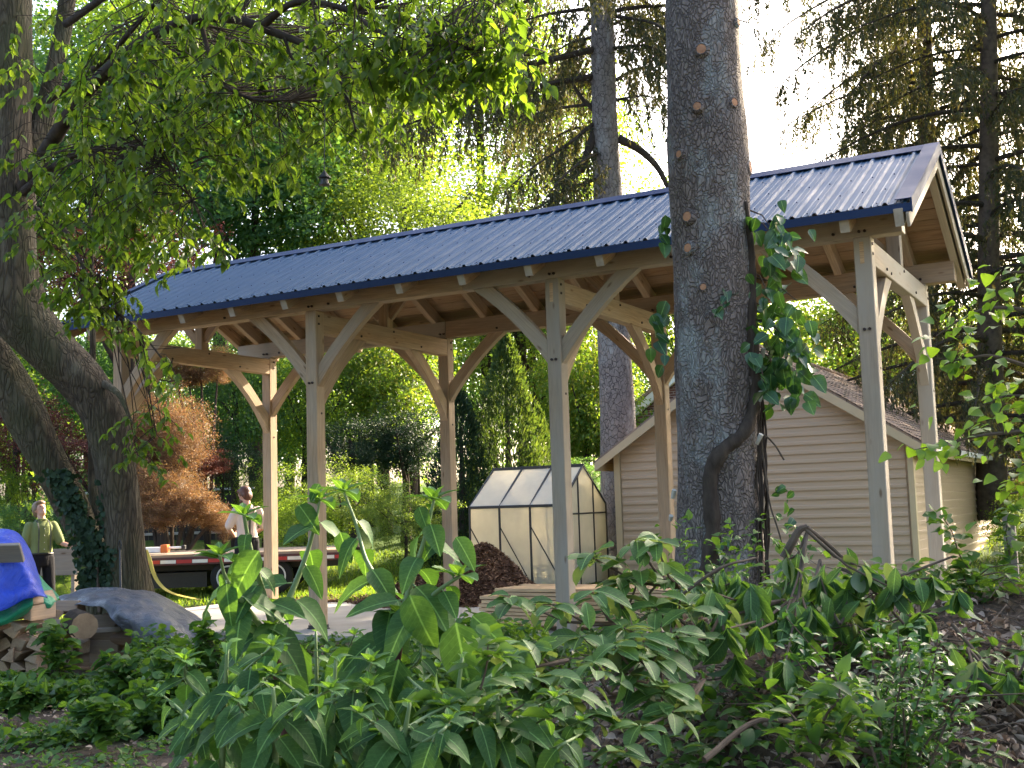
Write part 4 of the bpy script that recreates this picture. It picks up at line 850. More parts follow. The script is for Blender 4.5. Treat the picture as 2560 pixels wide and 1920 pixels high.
T_FOLD = leaf_tpl(3, lambda t: 1.0 if t < .5 else .8, .3, .2)
T_OVAL = leaf_tpl(4, None, .25, .3)
def nrmz(a): return a/np.maximum(1e-9, np.linalg.norm(a, axis=1, keepdims=True))
def leaf_mesh(name, T, P, D, N, L, Wr, mats, smooth=False, midx=None):
    tv, f3, f4, uv = T; n = len(P); k = len(tv); x = nrmz(np.asarray(D, float)); z = N-x*np.sum(N*x, 1, keepdims=True); z = nrmz(z); y = np.cross(z, x)
    L = np.broadcast_to(np.asarray(L, float), (n,))[:, None, None]; Wr = np.broadcast_to(np.asarray(Wr, float), (n,))[:, None, None]
    V = P[:, None, :]+L*(x[:, None, :]*tv[None, :, 0:1]+y[:, None, :]*tv[None, :, 1:2]*Wr+z[:, None, :]*tv[None, :, 2:3])
    off = (np.arange(n)*k)[:, None, None]; fs = []
    if len(f3): fs.append((f3[None]+off).reshape(-1, 3))
    if len(f4): fs.append((f4[None]+off).reshape(-1, 4))
    return npmesh(name, V.reshape(-1, 3), fs, mats, smooth, np.tile(uv, (n, 1)))
def rdir(n): return nrmz(RNG.normal(size=(n, 3)))
# ------------------------------------------------------------------ crowns of broad-leaved trees (shared, radius 1)
def crown_variant(seed, nclu=150, per=120, leaf=.042, rad=.15, flat=1., shell=.55):
    global RNG
    RNG = np.random.default_rng(seed); d = rdir(nclu); r = RNG.uniform(shell, 1, nclu)[:, None]
    lump = 1+.22*np.sin(d[:, 0:1]*5+seed)+.18*np.sin(d[:, 1:2]*7+seed*2)+.15*np.sin(d[:, 2:3]*6+seed*3)
    C = d*r*lump*.9; C[:, 2] *= flat
    P = np.repeat(C, per, 0)+RNG.normal(size=(nclu*per, 3))*rad*np.array([1, 1, .6]); out = nrmz(P)
    D = nrmz(RNG.normal(size=P.shape)*.8+out*.5+np.array([0, 0, -.5])); N = nrmz(RNG.normal(size=P.shape)*.7+out*.5+np.array([0, 0, .7]))
    return leaf_mesh('crown', T_DIA, P, D, N, leaf*RNG.uniform(.7, 1.4, len(P)), .62, M['l_maple'])
CROWN = [crown_variant(11), crown_variant(12, 190, 100, .038, .13), crown_variant(13, 120, 150, .036, .17), crown_variant(14, 240, 70, .05, .11, 1, .4)]
CROWN_F = [crown_variant(21, 260, 70, .03, .07, .8, .75), crown_variant(22, 200, 90, .03, .09, .75, .7)]   # fine, dense shell (japanese maples, shrubs)
def set_mat(o, m_): o.material_slots[0].link = 'OBJECT'; o.material_slots[0].material = m_
def tree(px, py, d, rx, ry, mat, label, var=None, name='broadleaf_tree', group=None, trunk=True, cat='tree', crowns=CROWN, rot=None, trunk_r=None, forks=3, tm='bark_dark'):
    c = dep(px, py, d); g_ = Vector((c.x, c.y, gz(c.x, c.y))); wr = rx*d/f_; hr = ry*d/f_
    t = thing(name, label, cat, g_, group)
    cm = crowns[(var if var is not None else random.randrange(99)) % len(crowns)]
    o = bpy.data.objects.new('crown', cm); link(o, Matrix.Translation(c)@Matrix.Rotation(rot if rot is not None else random.uniform(0, 6.28), 4, 'Z')@Matrix.Diagonal((wr, wr*.9, hr, 1)), t); set_mat(o, mat)
    if trunk:
        tr_ = trunk_r or max(.07, .045*wr+.05); mb = MB(); jj = lambda s: random.uniform(-s, s)
        top = c+Vector((jj(.1)*wr, jj(.1)*wr, hr*.25)); mid = g_.lerp(c, .55)+Vector((jj(.05)*wr, 0, 0))
        pts = smooth_path([(*g_-Vector((0, 0, .2)), tr_*1.25), (*mid, tr_*.8), (*c, tr_*.5), (*top, tr_*.2)], 5); mb.tube([p[:3] for p in pts], [p[3] for p in pts], 9); mb.build('trunk', M[tm], t, None, True)
        for k in range(forks):
            a = 2*math.pi*k/forks+random.uniform(0, 1); s = mid.lerp(c, random.uniform(0, .8)); e = c+Vector((math.cos(a)*wr*.75, math.sin(a)*wr*.75, hr*random.uniform(-.1, .6))); m2 = s.lerp(e, .5)+Vector((0, 0, -.08*hr))
            pts = smooth_path([(*s, tr_*.5), (*m2, tr_*.32), (*e, tr_*.08)], 4); mb = MB(); mb.tube([p[:3] for p in pts], [p[3] for p in pts], 7); mb.build('limb', M[tm], t, None, True)
    return t
G1 = 'broad-leaved trees behind the pavilion'
for px, py, d, rx, ry, m_, lab in (
    (90, 330, 36, 430, 380, 'l_teal', 'tall blue-green tree filling the gap behind the leaning trunk'),
    (560, 200, 38, 380, 330, 'l_maple', 'tall mid-green maple rising behind the pavilion\'s far gable'),
    (640, 500, 33, 290, 230, 'l_teal', 'dense blue-green maple just above the far end of the roof'),
    (900, 330, 36, 300, 270, 'l_maple', 'mid-green maple behind the roof ridge'),
    (1010, 560, 33, 260, 190, 'l_bush', 'sunlit yellow-green tree crown just above the roof ridge'),
    (1290, 560, 41, 230, 170, 'l_yellow', 'yellow-green tree behind the far spruce\'s low branches'),
    (1200, 130, 44, 280, 220, 'l_maple', 'high green crown behind the far spruce\'s upper branches'),
    (1330, 860, 42, 260, 220, 'l_bush', 'bright green tree seen under the roof behind the arborvitae'),
    (960, 950, 31, 200, 170, 'l_yellow', 'weeping yellow-green tree seen under the roof between the middle posts'),
    (1460, 1010, 38, 170, 210, 'l_yellow', 'thin forked yellow-green tree between the greenhouse and far spruce'),
    (1730, 700, 52, 250, 270, 'l_bush', 'pale green tree top behind the big spruce trunk'),
    (2130, 860, 52, 270, 230, 'l_yellow', 'yellow-green tree behind the shed roof'),
    (2480, 960, 47, 260, 240, 'l_bush', 'bright green tree behind the hanging spruce boughs'),
    (770, 1010, 30, 190, 200, 'l_maple', 'leafy green tree behind the pavilion\'s left middle post'),
    (590, 1010, 29, 150, 190, 'l_teal', 'dark blue-green tree behind the orange japanese maple'),
    (300, 1010, 33, 260, 240, 'l_teal', 'shadowy green tree behind the leaning trunks'),
    (1010, 200, 43, 270, 250, 'l_maple', 'tall leafy maple between the bird feeder and the far spruce'),
    (330, 90, 43, 330, 260, 'l_maple', 'high green maple crown behind the leaning tree\'s upper limbs'),
    (230, 520, 40, 280, 240, 'l_maple', 'green maple closing the gap behind the leaning tree\'s hanging twigs'),
    (1400, 330, 47, 210, 300, 'l_yellow', 'sunny green tree directly behind the far spruce trunk'),
    (760, 420, 44, 260, 230, 'l_bush', 'sunlit maple high behind the far half of the roof'),
    (-120, 900, 34, 320, 420, 'l_maple', 'green tree beyond the firewood stacks'),
    ):
    tree(px, py, d, rx, ry, M[m_], lab, group=None)
for px, py, d, rx, ry, lab in ((330, 690, 27, 260, 190, 'dark red maple crown behind the far end of the roof'), (40, 1090, 27, 190, 170, 'dark red maple behind the boy\'s head'), (250, 1150, 26.5, 170, 130, 'dark red-brown maple between the two leaning trunks')):
    tree(px, py, d, rx, ry, M['l_red'], lab, crowns=CROWN_F, name='red_maple')
def cascade(label, d, blobs, mat, base):
    g_ = ground_at(base, d); t = thing('japanese_maple', label, 'tree', g_); c0 = None
    for k, (px, py, rx, ry) in enumerate(blobs):
        c = dep(px, py, d+random.uniform(-.5, .5)); o = bpy.data.objects.new('foliage', CROWN[1+k % 3]); link(o, Matrix.Translation(c)@Matrix.Rotation(k*1.7, 4, 'Z')@Matrix.Diagonal((rx*d/f_, rx*d/f_, ry*d/f_, 1)), t); set_mat(o, M[mat])
        s0 = g_+Vector((0, 0, .3)); m2 = s0.lerp(c, .6)+Vector((0, 0, .3)); pts = smooth_path([(*s0, .05), (*m2, .035), (*c, .012)], 4); mb = MB(); mb.tube([p[:3] for p in pts], [p[3] for p in pts], 6); mb.build('limb', M['bark_dark'], t)
    mb = MB(); mb.tube([g_-Vector((0, 0, .2)), g_+Vector((0, 0, .5))], [.09, .07], 8); mb.build('trunk', M['bark_dark'], t)
cascade('cascading orange japanese maple beside the leaning trunk', 24.2, [(385, 1045, 95, 85), (440, 1080, 80, 85), (400, 1120, 100, 80), (350, 1170, 80, 80), (450, 1130, 70, 65)], 'l_orange', 400)
cascade('low bronze japanese maple arching down over the trailer deck', 23.2, [(380, 1215, 85, 70), (430, 1235, 78, 62), (480, 1262, 66, 52), (525, 1288, 56, 44), (562, 1315, 38, 34), (400, 1280, 70, 55)], 'l_orange', 430)
cascade('orange maple bough in the sun beneath the far tie beam', 26, [(430, 905, 62, 34), (500, 898, 72, 38), (470, 942, 62, 34), (545, 930, 45, 34)], 'l_orange', 520)
cascade('dark purple-leaved maple between the orange maples', 25.6, [(470, 1150, 80, 40), (420, 1180, 70, 40), (520, 1165, 60, 30)], 'l_red', 470)
for k, px in enumerate(range(-200, 2900, 230)):
    tree(px, 985+random.uniform(-60, 40), 62+random.uniform(-5, 8), 190+random.uniform(-20, 40), 230, M['l_maple' if k % 2 else 'l_teal'], 'distant %s tree of the wood closing the view behind the yard' % ('mid-green' if k % 2 else 'blue-green'), group='%s trees of the distant wood' % ('mid-green' if k % 2 else 'blue-green'), forks=0)
# shrubs
for px, py, d, rx, ry, m_, lab in ((850, 1250, 25, 165, 120, 'l_bush', 'large sunlit yellow-green shrub behind the trailer'), (1010, 1290, 24, 120, 110, 'l_bush', 'bright green shrub between the mulch heap and the big shrub'), (760, 1310, 24, 120, 110, 'l_maple', 'mid-green shrub beside the man at the trailer'),
    (560, 1160, 27, 110, 90, 'l_dark', 'dark shrub above the board fence'), (660, 1270, 26, 90, 120, 'l_maple', 'leafy shrub behind the rear corner post'), (60, 1330, 24, 140, 110, 'l_teal', 'low green shrub behind the boy'), (190, 1480, 20, 60, 50, 'l_bush', 'sunlit low plants behind the grey tarp'), (1450, 1190, 27, 110, 60, 'l_teal', 'clipped green hedge behind the greenhouse ridge'), (1180, 1330, 27, 110, 130, 'l_dark', 'dark shrub behind the greenhouse\'s left side'),
    (2600, 1300, 24, 160, 140, 'l_maple', 'green shrub at the far corner of the shed'), (-60, 1250, 26, 140, 200, 'l_maple', 'tall green shrub behind the blue tarp')):
    tree(px, py, d, rx, ry, M[m_], lab, crowns=CROWN_F, name='shrub', cat='shrub', trunk_r=.04)
# ------------------------------------------------------------------ dense dark conifers
def cone_mesh(seed, n=15000, leaf=.03):
    global RNG
    RNG = np.random.default_rng(seed); z = RNG.uniform(0, 1, n)**1.25; a = RNG.uniform(0, 2*np.pi, n); lob = 1+.16*np.sin(a*5+z*21)+.12*np.sin(a*9-z*33)
    r = (1-z)**.75*lob*RNG.uniform(.55, 1, n)**.4*.5; P = np.stack([np.cos(a)*r, np.sin(a)*r, z+.02*RNG.normal(size=n)], 1)
    out = np.stack([np.cos(a), np.sin(a), .5+0*a], 1); D = nrmz(out+RNG.normal(size=P.shape)*.5+np.array([0, 0, .35])); N = nrmz(RNG.normal(size=P.shape)+out*.6)
    return leaf_mesh('foliage', T_DIA, P, D, N, leaf*RNG.uniform(.6, 1.5, n), .4, M['l_dark'])
CONES = [cone_mesh(31), cone_mesh(32)]
def conifer(px, ptop, d, wpx, mat, label, name='arborvitae'):
    tp = dep(px, ptop, d); g_ = Vector((tp.x, tp.y, gz(tp.x, tp.y)-.1)); h_ = tp.z-g_.z; w_ = wpx*d/f_; t = thing(name, label, 'conifer', g_)
    o = bpy.data.objects.new('foliage', random.choice(CONES)); link(o, Matrix.Translation(g_)@Matrix.Rotation(random.uniform(0, 6), 4, 'Z')@Matrix.Diagonal((w_*1.5, w_*1.5, h_, 1)), t); set_mat(o, mat)
    mb = MB(); mb.tube([g_, g_+Vector((0, 0, h_*.8))], [.12, .03], 8); mb.build('trunk', M['bark_dark'], t)
conifer(1262, 850, 27, 190, M['l_arbor'], 'tall arborvitae with sunlit edge above the greenhouse')
conifer(1150, 985, 26.5, 170, M['l_dark'], 'dark arborvitae to the left of the tall one')
conifer(1345, 1030, 28, 120, M['l_arbor'], 'short arborvitae right behind the greenhouse roof')
tree(1010, 1110, 28.5, 120, 95, M['l_dark'], 'broad dark yew behind the bright shrub', crowns=CROWN, name='yew', trunk_r=.12)
tree(880, 1120, 28, 110, 90, M['l_dark'], 'dark yew behind the second front post', crowns=CROWN, name='yew', trunk_r=.12)
# ------------------------------------------------------------------ spruces with hanging boughs
def bough_sprays(paths, rng, per_m=16, hang=(.35, 1.25), cards_m=44, card=.085):
    """paths: list of polylines (k,3); returns P,D,N of needle cards on hanging branchlets"""
    P = []; D = []; N = []
    for pth in paths:
        pth = np.asarray(pth); seg = np.linalg.norm(np.diff(pth, axis=0), axis=1); L = seg.sum(); cum = np.concatenate([[0], np.cumsum(seg)])
        m = max(3, int(L*per_m)); s = rng.uniform(.12*L, L, m); q = np.stack([np.interp(s, cum, pth[:, i]) for i in range(3)], 1); dirv = nrmz(np.stack([np.gradient(pth[:, i]) for i in range(3)], 1))
        dd = np.stack([np.interp(s, cum, dirv[:, i]) for i in range(3)], 1); side = np.cross(dd, [0, 0, 1]); hl = rng.uniform(*hang, m)*(.55+.45*np.sin(np.pi*np.clip(s/L, .05, .95)))
        for i in range(m):
            c = max(3, int(hl[i]*cards_m)); t = rng.uniform(0, 1, c)[:, None]; lat = side[i]*rng.uniform(-.32, .32)
            pts = q[i]+lat*np.minimum(1, t*2.5)+np.array([0, 0, -1.])*hl[i]*t+dd[i]*.15*t+rng.normal(size=(c, 3))*.018
            P.append(pts); dv = np.array([0, 0, -1.])+rng.normal(size=(c, 3))*.42; D.append(dv); N.append(rng.normal(size=(c, 3)))
        m2 = int(L*46); s = rng.uniform(0, L, m2); q = np.stack([np.interp(s, cum, pth[:, i]) for i in range(3)], 1); P.append(q+rng.normal(size=q.shape)*.04); D.append(rng.normal(size=q.shape)+dirv[0]*.6); N.append(rng.normal(size=q.shape))
    return np.concatenate(P), np.concatenate(D), np.concatenate(N)
def bough_path(o, az, L, rise, droop, n=8):
    pts = []
    for k in range(n+1):
        t = k/n; pts.append((o[0]+math.cos(az)*L*t, o[1]+math.sin(az)*L*t, o[2]+rise*L*t*(1-.3*t)-droop*L*t*t+.12*L*max(0, t-.75)**1.0))
    return np.array(pts)
def spruce(name, label, axis, zlo, zhi, nb, Lmax, trunk_mat, seed, mat='l_needle', grp=None, skip=None, per_m=13, explicit=(), dead=()):
    """axis: list of (x,y,z,r)"""
    rng = np.random.default_rng(seed); t = thing(name, label, 'tree', axis[0][:3], grp); pp = smooth_path(axis, 12); mb = MB()
    zs = [p[2] for p in pp]; ring = 22; V = []; F = []
    for i, p in enumerate(pp):
        for k in range(ring):
            a = 2*math.pi*k/ring; rr = p[3]*(1+.05*math.sin(3*a+p[2]*.7)+.05*mnoise.noise(Vector((math.cos(a)*2, math.sin(a)*2, p[2]*1.1)))+.03*mnoise.noise(Vector((math.cos(a)*5, math.sin(a)*5, p[2]*3)))); V.append((p[0]+math.cos(a)*rr, p[1]+math.sin(a)*rr, p[2]))
    for i in range(len(pp)-1):
        for k in range(ring): k2 = (k+1) % ring; F.append((i*ring+k, i*ring+k2, (i+1)*ring+k2, (i+1)*ring+k))
    mb.add(V, F); mb.build('trunk', M[trunk_mat], t, None, True)
    at = lambda z: [np.interp(z, zs, [p[i] for p in pp]) for i in range(4)]
    paths = []; ztop = pp[-1][2]
    for k in range(nb):
        z = zlo+(zhi-zlo)*(k+rng.uniform(0, 1))/nb; az = k*2.4+rng.uniform(-.4, .4)
        if skip and skip(z, az): continue
        L = Lmax*(1-.75*max(0, (z-zlo)/(ztop-zlo+.1)))*rng.uniform(.75, 1.1); x, y, _, r_ = at(z); pth = bough_path((x, y, z), az, L, rng.uniform(.0, .18), rng.uniform(.22, .42)); paths.append(pth)
    for e in explicit: paths.append(np.array([p[:3] for p in smooth_path([(*q, 1) for q in e], 4)]))
    for pth in paths:
        mb = MB(); L = np.linalg.norm(pth[-1]-pth[0]); r0 = .012+.011*L; mb.tube([Vector(q) for q in pth], list(np.linspace(r0, .006, len(pth))), 6); mb.build('bough', M['bark_dark'], t)
    for e in dead:
        pth = [p for p in smooth_path(e, 5)]; mb = MB(); mb.tube([p[:3] for p in pth], [p[3] for p in pth], 7); mb.build('bough', M['bark_dark'], t, None, True)
    if paths:
        P, D, N = bough_sprays(paths, rng, per_m); o = link(bpy.data.objects.new('needles', leaf_mesh('needles', T_DIA, P, D, N, .10*rng.uniform(.6, 1.5, len(P)), .3, M[mat])), None, t); o['kind'] = 'stuff'
    return t
def ax(d, pts): return [(*dep(x, y, d), wd*d/f_/2) for x, y, wd in pts]
# far spruce beside the greenhouse
b2 = dep(1549, 1400, 23); ex2 = []
def px_path(d0, pts): return [dep(x, y, d0+dd) for x, y, dd in pts]
for pts in ([(1500, 120, 0), (1330, 160, -1), (1180, 190, -2), (1040, 240, -2.5), (960, 300, -3)], [(1490, 190, 0), (1350, 215, -.8), (1200, 250, -1.6), (1050, 300, -2.2), (900, 360, -2.6)], [(1490, 260, 0), (1400, 270, .5), (1330, 290, 1), (1260, 330, 1.4)], [(1495, 300, 0), (1420, 360, -.6), (1330, 420, -1.2), (1260, 480, -1.6)], [(1500, 445, 0), (1430, 470, -.8), (1340, 520, -1.6), (1270, 560, -2)],
            [(1530, 40, 0), (1640, 60, -1.5), (1700, 120, -2.5)], [(1530, 120, 0), (1620, 115, -1.2), (1680, 150, -2)], [(1480, 20, 0), (1350, 40, -1), (1200, 90, -2)], [(1540, 250, 0), (1610, 240, -.5), (1690, 260, -1)], [(1500, 90, 0), (1420, 110, 1), (1340, 170, 2)], [(1495, 220, 0), (1440, 180, 1.2), (1390, 190, 2.2)], [(1500, 330, 0), (1440, 320, 1), (1380, 350, 1.8), (1330, 400, 2.4)], [(1500, 380, 0), (1460, 400, -1), (1400, 450, -1.8), (1340, 530, -2.4)], [(1540, 200, 0), (1600, 170, 1), (1660, 190, 1.6), (1720, 250, 2)], [(1535, 60, 0), (1590, 40, 1), (1650, 60, 2)]): ex2.append(px_path(23, pts))
dead2 = [[(*dep(1545, 345, 23), .09), (*dep(1600, 375, 23), .075), (*dep(1645, 420, 23), .06), (*dep(1675, 480, 23), .04)], [(*dep(1490, 320, 23), .09), (*dep(1470, 380, 22.8), .08), (*dep(1455, 430, 22.7), .06)], [(*dep(1500, 290, 23), .05), (*dep(1450, 240, 23), .04), (*dep(1420, 180, 23), .02)]]
spruce('spruce_tree', 'grey-barked spruce with low sweeping boughs standing behind the greenhouse', ax(23, [(1552, 1460, 120), (1549, 1250, 98), (1543, 1000, 86), (1525, 600, 78), (1512, 350, 66), (1506, 100, 58), (1500, -300, 52), (1495, -1100, 26)]), dep(1500, 60, 23).z, dep(1500, -1050, 23).z, 44, 4.2, 'bark_spruce2', 41, per_m=15, explicit=ex2, dead=dead2)
# spruces with curtain-like boughs on the right
spruce('spruce_tree', 'dark spruce with long curtains of hanging needles behind the shed roof', ax(25, [(2478, 1300, 80), (2475, 900, 60), (2472, 300, 44), (2470, -300, 32), (2470, -1000, 16)]), 2.2, 17, 92, 5.6, 'bark_twig', 42, per_m=13)
spruce('spruce_tree', 'dark weeping spruce farther back, its tips hanging above the gable peak', ax(30, [(2325, 1250, 60), (2320, 600, 44), (2310, 0, 34), (2305, -700, 16)]), 7.2, 19, 64, 5.4, 'bark_twig', 43, skip=lambda z, az: z < 8.5 and math.cos(az) < -.3, per_m=13, explicit=[px_path(30, [(x0, y0, 0), (x1, y1, dd), (x2, y2, dd*2), (x3, y3, dd*2.6)]) for x0, y0, x1, y1, x2, y2, x3, y3, dd in ((2310, -150, 2150, -150, 1980, -90, 1840, 0, -1), (2312, -40, 2160, -40, 2000, 40, 1880, 130, .5), (2315, 60, 2190, 60, 2050, 130, 1930, 230, -1.2), (2316, 140, 2200, 150, 2090, 220, 1990, 320, .8), (2318, 220, 2230, 230, 2150, 300, 2060, 400, -.8), (2312, 0, 2200, -20, 2090, 20, 1990, 90, -2), (2314, 100, 2260, 110, 2180, 170, 2110, 260, -2), (2318, 280, 2260, 300, 2200, 350, 2150, 420, .5), (2310, -100, 2220, -120, 2100, -90, 1960, -20, 1.5), (2316, 180, 2270, 190, 2210, 250, 2160, 330, 2))])
spruce('spruce_tree', 'dark spruce at the shed\'s far corner with drooping low boughs', ax(27, [(2720, 1300, 95), (2715, 700, 75), (2710, 0, 52), (2705, -700, 20)]), 2.0, 16, 60, 4.8, 'bark_twig', 44, per_m=12)
# unseen maples: one right shades near ground, two added behind camera dim front light
for x, y, z, r_, lab in ((13.8, 13.5, 9.3, 5.0, 'spreading maple to the right of the shed that shades the brush pile'), (3, -23, 8, 5.2, 'unseen maple added behind the camera on the firewood side to dim front light'), (14, -21, 8.5, 5.4, 'tall unseen maple added directly behind the camera to dim front light')):
    t = thing('broadleaf_tree', lab, 'tree', (x, y, gz(x, y))); o = bpy.data.objects.new('crown', CROWN[3]); link(o, Matrix.Translation((x, y, z))@Matrix.Diagonal((r_, r_, r_*1.05, 1)), t); set_mat(o, M['l_maple'])
    mb = MB(); mb.tube([(x, y, -.2), (x+.1, y, 4), (x, y+.1, 8)], [.3, .24, .1], 10); mb.build('trunk', M['bark_dark'], t, None, True)
# ------------------------------------------------------------------ big spruce trunk in front of the pavilion
BD = 10.3
bt = thing('big_spruce', 'massive rough-barked spruce trunk with sawn limb scars in front of the pavilion', 'tree', dep(1800, 1650, BD))
prof = [(1806, 1720, 300), (1804, 1560, 262), (1802, 1430, 226), (1800, 1280, 214), (1795, 1050, 206), (1788, 820, 200), (1778, 600, 196), (1768, 380, 200), (1760, 200, 188), (1755, 0, 182), (1750, -400, 172), (1745, -1400, 140), (1745, -2600, 90)]
pp = smooth_path(ax(BD, prof), 14); ring = 56; V = []; F = []
for p in pp:
    for k in range(ring):
        a = 2*math.pi*k/ring; q = Vector((math.cos(a)*1.4, math.sin(a)*1.4, p[2]*.9)); fl = max(0, 1-(p[2]+.1)/1.1)
        rr = p[3]*(1+.06*mnoise.noise(q)+.022*mnoise.noise(q*4)+.012*mnoise.noise(Vector((math.cos(a)*9, math.sin(a)*9, p[2]*5)))+.12*fl*math.sin(a*5+1)); V.append((p[0]+math.cos(a)*rr, p[1]+math.sin(a)*rr, p[2]))
for i in range(len(pp)-1):
    for k in range(ring): k2 = (k+1) % ring; F.append((i*ring+k, i*ring+k2, (i+1)*ring+k2, (i+1)*ring+k))
mb = MB(); mb.add(V, F); mb.build('trunk', M['bark_spruce'], bt, None, True)
for px, py, sz in ((1739, 160, 24), (1730, 298, 20), (1817, 285, 20), (1710, 560, 24), (1712, 636, 22), (1862, 430, 30), (1692, 405, 18), (1830, 80, 16), (1745, 735, 16), (1871, 960, 22)):
    c = dep(px, py, BD); i = min(range(len(pp)), key=lambda j: abs(pp[j][2]-c.z)); ctr = Vector(pp[i][:3]); lat = (c-ctr).dot(cr); rr = pp[i][3]; lat = max(-.97*rr, min(.97*rr, lat)); out = cr*lat-cv*math.sqrt(max(.01, rr*rr-lat*lat)); out.z = 0; n_ = out.normalized(); base = ctr+out*.93; r_ = sz*BD/f_/2
    q = Vector((0, 0, 1)).rotation_difference(n_).to_matrix().to_4x4(); Mx = Matrix.Translation(Vector((base.x, base.y, c.z)))@q
    mb = MB(); mb.lathe([(r_*2.3, -.04), (r_*1.7, .025), (r_*1.2, .05), (r_*1.0, .05), (r_*.95, .03)], 14); s_ = mb.build('branch_collar', M['bark_spruce'], bt, Mx, True)
    mb = MB(); mb.lathe([(r_*1.0, .0), (r_*1.0, .047), (r_*.5, .05)], 14); mb.build('sawn_face', M['cutwood'], s_, Mx)
# ivy vine root spiralling up the trunk
M['vine_bark'] = simple('vine_bark', (.075, .058, .045), (.035, .027, .022), 20, .95, .1, bump=.8, stretch=(1, 1, .25), bdist=.02)
def on_trunk(px, py, lift=0.):
    c = dep(px, py, BD); i = min(range(len(pp)), key=lambda j: abs(pp[j][2]-c.z)); ctr = Vector(pp[i][:3]); rr = pp[i][3]; lat = max(-1.0*rr, min(1.0*rr, (c-ctr).dot(cr))); o = cr*lat-cv*math.sqrt(max(0, rr*rr-lat*lat)); o.z = 0
    return Vector((ctr.x, ctr.y, c.z))+o+o.normalized()*lift
vn = thing('climbing_vine', 'woody hydrangea-like vine with dark glossy leaves climbing the big spruce trunk', 'vine', on_trunk(1750, 1600))
path = [(1745, 1620, .07), (1752, 1440, .068), (1765, 1330, .07), (1760, 1200, .07), (1785, 1135, .066), (1840, 1085, .06), (1868, 1010, .06), (1870, 930, .06), (1862, 830, .05), (1868, 700, .04), (1862, 600, .03), (1850, 520, .02)]
pv = smooth_path([(*on_trunk(x, y, r_*.2), r_) for x, y, r_ in path], 7); mb = MB(); mb.tube([q[:3] for q in pv], [q[3]*(1+.15*random.uniform(-1, 1)) for q in pv], 10); mb.build('stem', M['vine_bark'], vn, None, True)
for k in range(9):
    x0 = 1885+random.uniform(-14, 16); y0 = random.uniform(900, 1150); path = [on_trunk(x0, y0+dy, .01+random.uniform(0, .04)) for dy in range(0, 520, 60)]; mb = MB(); pq = smooth_path([(*p, .011) for p in path], 3); mb.tube([q[:3] for q in pq], .010, 5); mb.build('tendril', M['vine_bark'], vn)
for px, py, L in ((1695, 1245, .09), (1870, 1010, .1), (1862, 1115, .1), (1880, 900, .09), (1690, 1300, .05)):
    p = on_trunk(px, py, .06); mb = MB(); mb.tube([p-Vector((0, 0, 0)), p+Vector((random.uniform(-.02, .04), 0, L*.8))-cv*.03], [.018, .022], 7); mb.build('cut_stub', M['endgrain'], vn)
VLEAF = [leaf_tpl(6, lambda t: math.sin(math.pi*t**.7)**.8, .22, dr, .02) for dr in (.2, .45)]
VL_ME = [leaf_mesh('leaf', T_, np.zeros((1, 3)), np.array([[1., 0, 0]]), np.array([[0, 0, 1.]]), 1, .72, M['l_vine'], True) for T_ in VLEAF]
def put_leaf(me, p, d, n_, L, parent, name='leaf', wr=1.):
    x = Vector(d).normalized(); z = Vector(n_); z = (z-x*z.dot(x)); z = z.normalized() if z.length > 1e-4 else x.orthogonal(); y = z.cross(x)
    o = bpy.data.objects.new(name, me); return link(o, Matrix(((x.x*L, y.x*L*wr, z.x*L, p[0]), (x.y*L, y.y*L*wr, z.y*L, p[1]), (x.z*L, y.z*L*wr, z.z*L, p[2]), (0, 0, 0, 1))), parent)
def blob_leaves(spots, parent, mes, L, spread, per, nrm_bias, droop=.7, dirout=None):
    for (px, py, d) in spots:
        c = dep(px, py, d)
        for k in range(per):
            p = c+Vector([random.gauss(0, s) for s in spread]); dv = Vector((random.gauss(0, .6), random.gauss(0, .6), -droop+random.gauss(0, .3))); n_ = -cv*nrm_bias+Vector((random.gauss(0, .5), random.gauss(0, .5), .5+random.gauss(0, .4))); put_leaf(random.choice(mes), p, dv, n_, L*random.uniform(.65, 1.25), parent)
sp_v = []
for _ in range(40):
    t = random.random(); sp_v.append((1890+random.gauss(25, 30)+t*60*(1 if t < .6 else .5), 540+t*480, BD-.15+random.uniform(-.25, .2)))
sp_v += [(1900+random.uniform(-20, 130), random.uniform(740, 1000), BD-.3+random.uniform(-.2, .3)) for _ in range(26)]
blob_leaves(sp_v, vn, VL_ME, .155, (.06, .06, .06), 3, .9)
blob_leaves([(1650, 770, BD-.1), (1640, 830, BD-.1), (1655, 800, BD-.2), (1640, 880, BD-.15), (1665, 560, BD-.1), (1655, 600, BD-.1)], vn, VL_ME, .14, (.05, .05, .05), 3, .9)
blob_leaves([(1800, 755, BD-.36), (1815, 770, BD-.36), (1790, 1400, BD-.4), (1850, 1370, BD-.35), (1860, 1340, BD-.3), (1800, 1350, BD-.42)], vn, VL_ME, .11, (.05, .05, .05), 3, .9)
for k in range(18):
    a = random.choice(sp_v); b = dep(a[0], a[1], a[2]); s = on_trunk(1885, a[1]-60); mb = MB(); mb.tube([s, s.lerp(b, .5)+Vector((0, 0, .06)), b], [.008, .006, .004], 5); mb.build('stem', M['bark_twig'], vn)
pth = [(1960, 1150), (1935, 1110), (1905, 1090), (1912, 1170), (1925, 1260), (1950, 1340), (1965, 1420)]
mb = MB(); pq = smooth_path([(*dep(x, y, BD-.3), .008) for x, y in pth], 4); mb.tube([q[:3] for q in pq], .008, 5); mb.build('stem', M['bark_twig'], vn)
blob_leaves([(1965, 1225, BD-.35), (1975, 1260, BD-.35), (1985, 1300, BD-.35), (1990, 1345, BD-.35), (1975, 1390, BD-.35)], vn, VL_ME, .09, (.05, .05, .05), 4, .7)
